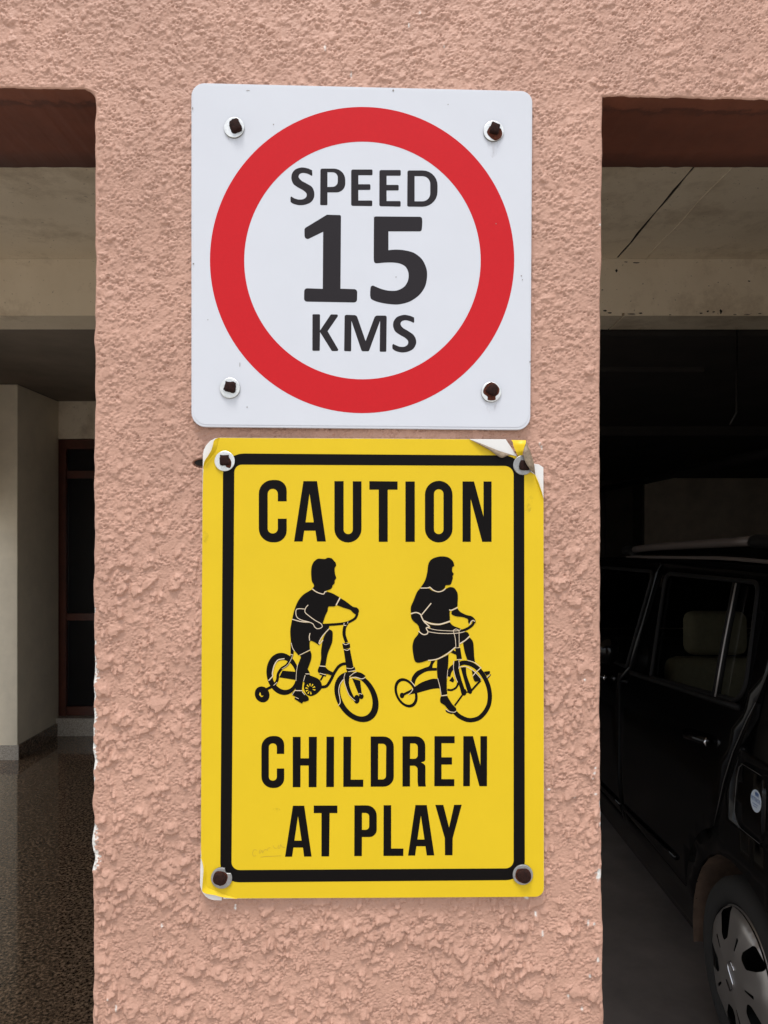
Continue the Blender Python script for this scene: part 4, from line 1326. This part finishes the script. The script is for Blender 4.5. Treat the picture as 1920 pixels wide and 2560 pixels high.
FWY = WY + 2.36
rear_door = fil([(2.345, .345, .03), (2.335, .93), (2.215, 1.00), (2.165, 1.445, .03), (1.150, 1.440, .05), (1.135, 1.20), (1.172, 1.085)]) + arc(WY, WZ, .405, 70, 12)
fdoor = fil([(3.30, .345, .03), (3.38, .92), (3.06, 1.43, .06), (2.173, 1.445, .03), (2.223, 1.004), (2.343, .934), (2.353, .345, .02)])
rwin = fil([(1.975, 1.015, .01), (2.065, 1.405, .03), (1.315, 1.412, .04), (1.235, 1.075, .06)])
fwin = fil([(3.24, .985, .02), (2.96, 1.395, .04), (2.215, 1.405, .03), (2.275, 1.005, .01)])


def grow(L, d):
    c = Vector(np.mean(np.array(L), axis=0)); out = []
    n = len(L)
    area = sum(L[i - 1][0] * L[i][1] - L[i][0] * L[i - 1][1] for i in range(n))
    for i in range(n):
        a, b_, e = Vector(L[i - 1]), Vector(L[i]), Vector(L[(i + 1) % n])
        t = (e - a).normalized()
        nn = Vector((t.y, -t.x)) * (1 if area > 0 else -1)
        q = b_ + nn * d
        out.append((q.x, q.y))
    return out


sil = ([(.70, .32), (.69, .60), (.70, 1.0), (.735, 1.25), (.80, 1.47), (1.6, 1.49), (2.6, 1.465), (3.08, 1.445), (3.44, 1.02), (4.10, .93), (4.24, .80), (4.28, .5), (4.24, .24)]
       + [(FWY + .36, .22)] + arc(FWY, WZ, .33, -6, 186) + [(FWY - .36, .20), (WY + .36, .19)] + arc(WY, WZ, .33, -10, 186) + [(.90, .26)])
flap_o = fil([(1.225, .925, .03), (1.035, .925, .05), (1.035, .73, .05), (1.225, .73, .06)])
flap_o = fil([(1.222, .905, .035), (1.05, .905, .045), (1.05, .725, .045), (1.235, .725, .06)])
for side in (1, -1):
    holes = [grow(rear_door, .0035), grow(fdoor, .0035)] + ([grow(flap_o, .0025)] if side == 1 else [])
    panel('body_side', [sil] + holes, M['car_paint'], car, 0, .08, side)
    d1 = panel('door', [rear_door, grow(rwin, .0)], M['car_paint'], car, 0, .06, side)
    d2 = panel('door', [fdoor, grow(fwin, .0)], M['car_paint'], car, 0, .06, side)
    d1['label'] = 'rear passenger door'; d2['label'] = 'front door'
    panel('window', [grow(rwin, .012)], M['glass'], d1, .008, .2, side, 0)
    panel('window', [grow(fwin, .012)], M['glass'], d2, .008, .2, side, 0)

    def flank(y, z, off): return ((side_x(y, z) - off) if side == 1 else 2 * XC - side_x(y, z) + off, y, z)
    # dark door frame surround, division bar, belt moulding, rub strip, handles
    for dd, wn, ca_ in ((d1, rwin, 1), (d2, fwin, 0)):
        L = grow(wn, .004)
        v, f = tube_data([flank(y, z, .001) for y, z in L + L[:1]], .008, 6)
        link('window_seal', mesh('window_seal', v, f, True), M['car_plastic'], dd)
    v, f = tube_data([flank(1.415 + .04 * t, 1.055 + .352 * t, .001) for t in (0, .25, .5, .75, 1)], .013, 6)
    link('division_bar', mesh('division_bar', v, f, True), M['car_plastic'], d1)
    v, f = tube_data([flank(1.398 + .04 * t, 1.055 + .352 * t, .011) for t in (0, .25, .5, .75, 1)], .0028, 6)
    link('division_highlight', mesh('division_highlight', v, f, True), M['bar_highlight'], d1)
    v, f = tube_data([flank(2.20 - .95 * t, .990 + .064 * t, .004) for t in np.linspace(0, 1, 9)], .010, 6)
    link('belt_moulding', mesh('belt_moulding', v, f, True), M['car_plastic'], d1)
    v, f = tube_data([flank(2.31 - .60 * t, .395 + .03 * t, .002) for t in np.linspace(0, 1, 9)], .010, 6)
    link('rub_strip', mesh('rub_strip', v, f, True), M['car_paint'], d1)
    v, f = tube_data([flank(3.25 - .90 * t, .36 + .03 * t, .002) for t in np.linspace(0, 1, 9)], .010, 6)
    link('rub_strip', mesh('rub_strip', v, f, True), M['car_paint'], d2)
    for dd, yh in ((d1, 1.40), (d2, 2.50)):
        pts = [flank(yh + a, .915 - .01 * (a > .1), o_) for a, o_ in ((0, .0), (.015, .022), (.06, .032), (.11, .032), (.15, .022), (.165, .0))]
        v, f = tube_data(pts, [.012, .013, .014, .014, .013, .012], 10)
        link('door_handle', mesh('door_handle', v, f, True), M['car_paint'], dd)
        v, f = tube_data([flank(yh - .004, .900, .016), flank(yh - .002, .913, .022), flank(yh - .004, .928, .018)], [.002, .0042, .002], 6)
        link('handle_tip', mesh('handle_tip', v, f, True), M['chrome'], dd)
    # wheels' inner arches
    for yc in (WY, FWY):
        V, Fc = [], []
        for k in range(17):
            a = R(-12 + 204 * k / 16)
            for w_ in (.006, .10, .22, .3):
                x = side_x(yc, .5) + w_
                rr = .328 - .01 * (w_ > .2)
                V.append((x if side == 1 else 2 * XC - x, yc + rr * math.cos(a), WZ + rr * math.sin(a)))
        for k in range(16):
            for j in range(3):
                q = (k * 4 + j, k * 4 + j + 1, k * 4 + j + 5, k * 4 + j + 4)
                Fc.append(q)
        n0 = len(V)
        x = side_x(yc, .5) + .3
        V.append((x if side == 1 else 2 * XC - x, yc, WZ))
        for k in range(16):
            Fc.append((k * 4 + 3, n0, k * 4 + 7))
        link('arch_liner', mesh('arch_liner', V, Fc, True), M['liner'], car)
    # roof rail with dark feet
    def rail_p(y, dz=0, dx=0):
        x = 1.195 + dx
        z = np.interp(y, [.9, 1.5, 2.4, 2.9], [1.505, 1.512, 1.482, 1.455]) + dz
        return (x if side == 1 else 2 * XC - x, y, z)
    v, f = tube_data([rail_p(y, .028) for y in np.linspace(1.50, 2.66, 12)], .0165, 8)
    rl = link('roof_rail', mesh('roof_rail', v, f, True), M['rail'], car)
    for ya_, yb_ in ((1.10, 1.505), (2.655, 2.82)):
        v, f = tube_data([rail_p(ya_, -.01), rail_p(ya_ + .06, .024), rail_p((ya_ + yb_) / 2, .028), rail_p(yb_ - .03, .028), rail_p(yb_, .022)], [.016, .021, .022, .022, .014], 8)
        link('rail_foot', mesh('rail_foot', v, f, True), M['car_plastic'], rl)
    v, f = tube_data([(p if side == 1 else (2 * XC - p[0], p[1], p[2])) for p in [(side_x(y, 1.46) + .006, y, np.interp(y, [.85, 1.6, 2.6, 3.05], [1.472, 1.482, 1.462, 1.435])) for y in np.linspace(.86, 3.0, 14)]], .007, 6)
    link('roof_gutter', mesh('roof_gutter', v, f, True), M['rail'], car)

flap = panel('fuel_flap', [flap_o], M['car_paint'], car, 0, .05)
M['edge'] = simple('edge_highlight', (.065, .060, .058), .3, spec=.6)  # grey for the highlight lines painted along flap and door edges
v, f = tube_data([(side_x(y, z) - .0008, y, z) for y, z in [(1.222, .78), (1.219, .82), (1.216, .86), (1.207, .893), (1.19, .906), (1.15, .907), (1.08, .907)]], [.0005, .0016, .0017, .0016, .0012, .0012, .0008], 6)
link('flap_highlight', mesh('flap_highlight', v, f, True), M['edge'], flap)
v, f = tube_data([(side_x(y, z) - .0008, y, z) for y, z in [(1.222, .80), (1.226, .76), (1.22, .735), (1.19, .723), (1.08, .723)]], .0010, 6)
link('flap_highlight', mesh('flap_highlight', v, f, True), M['edge'], flap)
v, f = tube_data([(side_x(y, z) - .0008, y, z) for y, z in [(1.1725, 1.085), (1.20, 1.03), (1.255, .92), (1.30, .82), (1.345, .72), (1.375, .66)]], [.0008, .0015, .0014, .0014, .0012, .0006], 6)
link('door_highlight', mesh('door_highlight', v, f, True), M['edge'], car)
flap['label'] = 'fuel filler flap with a round sticker'
st = panel('sticker', [[(1.10 + .0300 * math.cos(t), .832 + .0300 * math.sin(t)) for t in np.linspace(0, 2 * math.pi, 40, endpoint=False)]], M['sticker'], flap, -.0008, .03, 1, 0)
# PETROL in blue on the round sticker, and the small icon above it
cu = bpy.data.curves.new('sticker_text', 'FONT')
cu.body = 'PETROL'
cu.size = .0150
cu.align_x = 'CENTER'
tmp = bpy.data.objects.new('sticker_text', cu)
COL.objects.link(tmp)
dg = bpy.context.evaluated_depsgraph_get()
tm = bpy.data.meshes.new_from_object(tmp.evaluated_get(dg))
bpy.data.objects.remove(tmp)
tv = []
for vv in tm.vertices:
    y, z = 1.10 - vv.co.x, .8305 + vv.co.y * 1.0
    tv.append((side_x(y, z) - .0016, y, z))
link('sticker_text', mesh('sticker_text', tv, [tuple(p.vertices) for p in tm.polygons]), M['sticker_ink'], flap)
ic = []
for k, (a, h_) in enumerate(((-.006, .013), (-.002, .014), (.002, .014), (.006, .013), (.010, .012))):
    y = 1.098 - a
    ic.append(([(side_x(y, .85) - .0016, y + .0011, .8455), (side_x(y, .85) - .0016, y - .0011, .8455), (side_x(y, .85) - .0016, y - .0011, .8455 + h_ * .8), (side_x(y, .85) - .0016, y + .0011, .8455 + h_ * .8)], [(0, 1, 2, 3)]))
for k in range(2):
    for j in range(6 - k * 2):
        y = 1.114 - j * .0052 - k * .005; z = .8215 - k * .0062
        ic.append(([(side_x(y, z) - .0016, y + .0018, z), (side_x(y, z) - .0016, y - .0018, z), (side_x(y, z) - .0016, y - .0018, z + .0022), (side_x(y, z) - .0016, y + .0018, z + .0022)], [(0, 1, 2, 3)]))
v, f = merge(ic)
link('sticker_marks', mesh('sticker_marks', v, f), M['sticker_ink'], flap)['kind'] = 'stuff'

# roof, screen, bonnet, tail
V, Fc = [], []
ysr = np.linspace(.80, 3.06, 14)
for y in ysr:
    zc_ = np.interp(y, [.8, 1.6, 2.6, 3.06], [1.49, 1.515, 1.49, 1.45])
    x0 = side_x(y, 1.46)
    for t in np.linspace(-1, 1, 15):
        hw = XC - x0
        V.append((XC + hw * t, y, zc_ - .012 + .05 * (1 - abs(t) ** 3.2) - .02 * (abs(t) > .99)))
for i in range(13):
    for k in range(14):
        Fc.append((i * 15 + k, i * 15 + k + 1, (i + 1) * 15 + k + 1, (i + 1) * 15 + k))
link('roof', mesh('roof', V, Fc, True), M['car_paint'], car)


def cross(name, prof, mat, nt_=12, crown=.0):
    """a sheet across the car following a (y, z) profile"""
    V, Fc = [], []
    for y, z in prof:
        x0 = side_x(min(max(y, .72), 4.2), z) + .004
        for t in np.linspace(-1, 1, nt_):
            V.append((XC + (XC - x0) * t, y + crown * (1 - t * t), z))
    for i in range(len(prof) - 1):
        for k in range(nt_ - 1):
            Fc.append((i * nt_ + k, i * nt_ + k + 1, (i + 1) * nt_ + k + 1, (i + 1) * nt_ + k))
    return link(name, mesh(name, V, Fc, True), mat, car)


cross('windscreen', [(3.07, 1.44), (3.25, 1.24), (3.43, 1.03)], M['glass'], crown=.03)
cross('bonnet', [(3.44, 1.02), (3.7, 1.0), (4.0, .95), (4.12, .92)], M['car_paint'], crown=.06)
cross('front_bumper', [(4.12, .92), (4.22, .80), (4.26, .55), (4.25, .40), (4.20, .22)], M['car_paint'], crown=.10)
cross('tailgate', [(.80, 1.47), (.765, 1.38), (.75, 1.35)], M['car_paint'], crown=-.04)
cross('rear_window', [(.75, 1.35), (.715, 1.05)], M['glass'], crown=-.04)
cross('tailgate', [(.715, 1.05), (.70, .9), (.69, .60)], M['car_paint'], crown=-.04)
cross('rear_bumper', [(.68, .60), (.645, .52), (.65, .40), (.70, .26)], M['car_paint'], crown=-.05)
box('underbody', 1.10, 2.45, .9, 4.1, .20, .28, M['car_plastic'], car)
# seats, headrests, dashboard, steering wheel
for x0, x1 in ((1.25, 1.70), (1.85, 2.30)):
    s_ = box('seat', x0, x1, 2.42, 2.95, .45, .62, M['seat'], car, .05)
    box('seat_back', x0 + .01, x1 - .01, 2.36, 2.50, .50, 1.02, M['seat'], s_, .05)
    box('headrest', x0 + .09, x1 - .09, 2.38, 2.48, 1.03, 1.225, M['seat'], s_, .04)
s_ = box('seat', 1.22, 2.33, 1.45, 1.95, .45, .60, M['seat'], car, .05)
box('seat_back', 1.22, 2.33, 1.30, 1.44, .50, .98, M['seat'], s_, .05)
box('dashboard', 1.12, 2.43, 3.08, 3.40, .70, .99, M['car_plastic'], car, .04)
ringp = [(2.07 + .18 * math.cos(t), 2.98 - .06 * math.sin(t), .93 + .17 * math.sin(t)) for t in np.linspace(0, 2 * math.pi, 25)]
tube('steering_wheel', ringp, .014, M['car_plastic'], car, 8)
# door mirror
mb = empty('door_mirror', (0, 0, 0), car)
mb.location = -car.location
V, Fc = [], []
for i in range(9):
    ph = math.pi * i / 8
    for k in range(16):
        th = 2 * math.pi * k / 16
        V.append((.975 + .055 * math.sin(ph) * math.cos(th), 2.36 + .055 * math.cos(ph), 1.06 + .062 * math.sin(ph) * math.sin(th)))
for i in range(8):
    for k in range(16):
        k2 = (k + 1) % 16
        Fc.append((i * 16 + k, i * 16 + k2, (i + 1) * 16 + k2, (i + 1) * 16 + k))
mirror_shell = link('mirror_shell', mesh('mirror_shell', V, Fc, True), M['car_paint'], mb)
o = tube('mirror_arm', [(1.05, 2.40, 1.02), (.99, 2.38, 1.03)], .018, M['car_plastic'], mb)

# wheels
def wheel_parts():
    pr = [(.185, -.05), (.200, -.075), (.225, -.086), (.252, -.080), (.268, -.060), (.271, -.03), (.271, .05), (.262, .075), (.19, .08)]
    V, Fc = [], []
    n = 56
    for i, (r_, d) in enumerate(pr):
        for k in range(n):
            a = 2 * math.pi * k / n
            V.append((d, r_ * math.cos(a), r_ * math.sin(a)))
    for i in range(len(pr) - 1):
        for k in range(n):
            k2 = (k + 1) % n
            Fc.append((i * n + k, (i + 1) * n + k, (i + 1) * n + k2, i * n + k2))
    ty = mesh('tyre', V, Fc, True)
    # cover: a dished disc pierced by five rounded openings and five slits
    def dish(r_): return -.082 - .022 * (1 - (r_ / .19) ** 2) + (.014 * ((r_ - .165) / .025) ** 2 if r_ > .165 else 0)
    holes = []
    B = [(.084, .156, .012), (.044, .105, .015), (.042, .083, .014), (.072, .071, .016), (.112, .094, .012), (.146, .122, .012)]
    for k in range(5):
        a = 2 * math.pi * k / 5
        ca, sa = math.cos(a), math.sin(a)
        holes.append(fil([(p[0] * ca - p[1] * sa, p[0] * sa + p[1] * ca, p[2]) for p in B]))
        a2 = a + R(12)
        ca, sa = math.cos(a2), math.sin(a2)
        sl = [(.085, -.003), (.125, -.006), (.128, 0), (.125, .004), (.085, .002)]
        holes.append([(p[0] * ca - p[1] * sa, p[0] * sa + p[1] * ca) for p in sl])
    outer = [(.19 * math.cos(2 * math.pi * k / 60), .19 * math.sin(2 * math.pi * k / 60)) for k in range(60)]
    ext = []
    for r_ in (.02, .05, .08, .11, .14, .155, .17, .18):
        for k in range(int(r_ * 260) + 6):
            a = 2 * math.pi * k / (int(r_ * 260) + 6)
            ext.append((r_ * math.cos(a) * MM, r_ * math.sin(a) * MM))
    v, f = cdt([[(a * MM, b_ * MM) for a, b_ in L] for L in [outer] + holes], ext)

    def ins(p, L):
        c = False
        for i in range(len(L)):
            (x1, y1), (x2, y2) = L[i - 1], L[i]
            if (y1 > p[1]) != (y2 > p[1]) and p[0] < (x2 - x1) * (p[1] - y1) / (y2 - y1) + x1: c = not c
        return c
    V = []
    for a, b_ in v:
        a, b_ = a / MM, b_ / MM
        r_ = math.hypot(a, b_)
        an = math.degrees(math.atan2(b_, a))
        rid = 0
        dm = abs((an - 12 + 36) % 72 - 36)
        if .03 < r_ < .185: rid = -.004 * max(0, 1 - dm / 16)
        V.append((dish(r_) + rid, -a, b_))
    F2 = []
    for t in f:
        c = (sum(v[i][0] for i in t) / 3 / MM, sum(v[i][1] for i in t) / 3 / MM)
        if not any(ins(c, h) for h in holes): F2.append(t)
    cov = mesh('wheel_cover', V, F2, True)
    # rim behind
    pr = [(.188, -.078), (.180, -.05), (.165, -.035), (.06, -.03), (.0, -.03)]
    V, Fc = [], []
    n = 40
    for r_, d in pr:
        for k in range(n):
            a = 2 * math.pi * k / n
            V.append((d, r_ * math.cos(a), r_ * math.sin(a)))
    for i in range(len(pr) - 1):
        for k in range(n):
            k2 = (k + 1) % n
            Fc.append((i * n + k, (i + 1) * n + k, (i + 1) * n + k2, i * n + k2))
    rim = mesh('rim', V, Fc, True)
    # emblem: a sloping angular S in relief
    S = [(.020, .030), (-.004, .044), (-.020, .026), (-.012, .012), (.016, -.008), (.022, -.024), (.004, -.044), (-.022, -.028)]
    ev, ef = tube_data([(dish(math.hypot(a, b_)) - .002, -a, b_) for a, b_ in S], .0026, 6)
    em = mesh('emblem', ev, ef, True)
    return ty, cov, rim, em


ty, cov, rim, em = wheel_parts()
for me_, mt in ((ty, 'rubber'), (cov, 'hubcap'), (rim, 'car_plastic'), (em, 'chrome')): me_.materials.append(M[mt])
for side in (1, -1):
    for yc in (WY, FWY):
        xw = 1.116 if side == 1 else 2 * XC - 1.116
        w_ = bpy.data.objects.new('wheel', ty)
        COL.objects.link(w_)
        w_.parent = car
        w_.location = Vector((xw, yc, WZ)) - car.location
        w_.rotation_euler = (R(7 if yc == WY else 31), 0, 0 if side == 1 else math.pi)
        for nm, me_ in (('wheel_cover', cov), ('rim', rim), ('emblem', em)):
            c_ = bpy.data.objects.new(nm, me_)
            COL.objects.link(c_)
            c_.parent = w_
print('scene built')
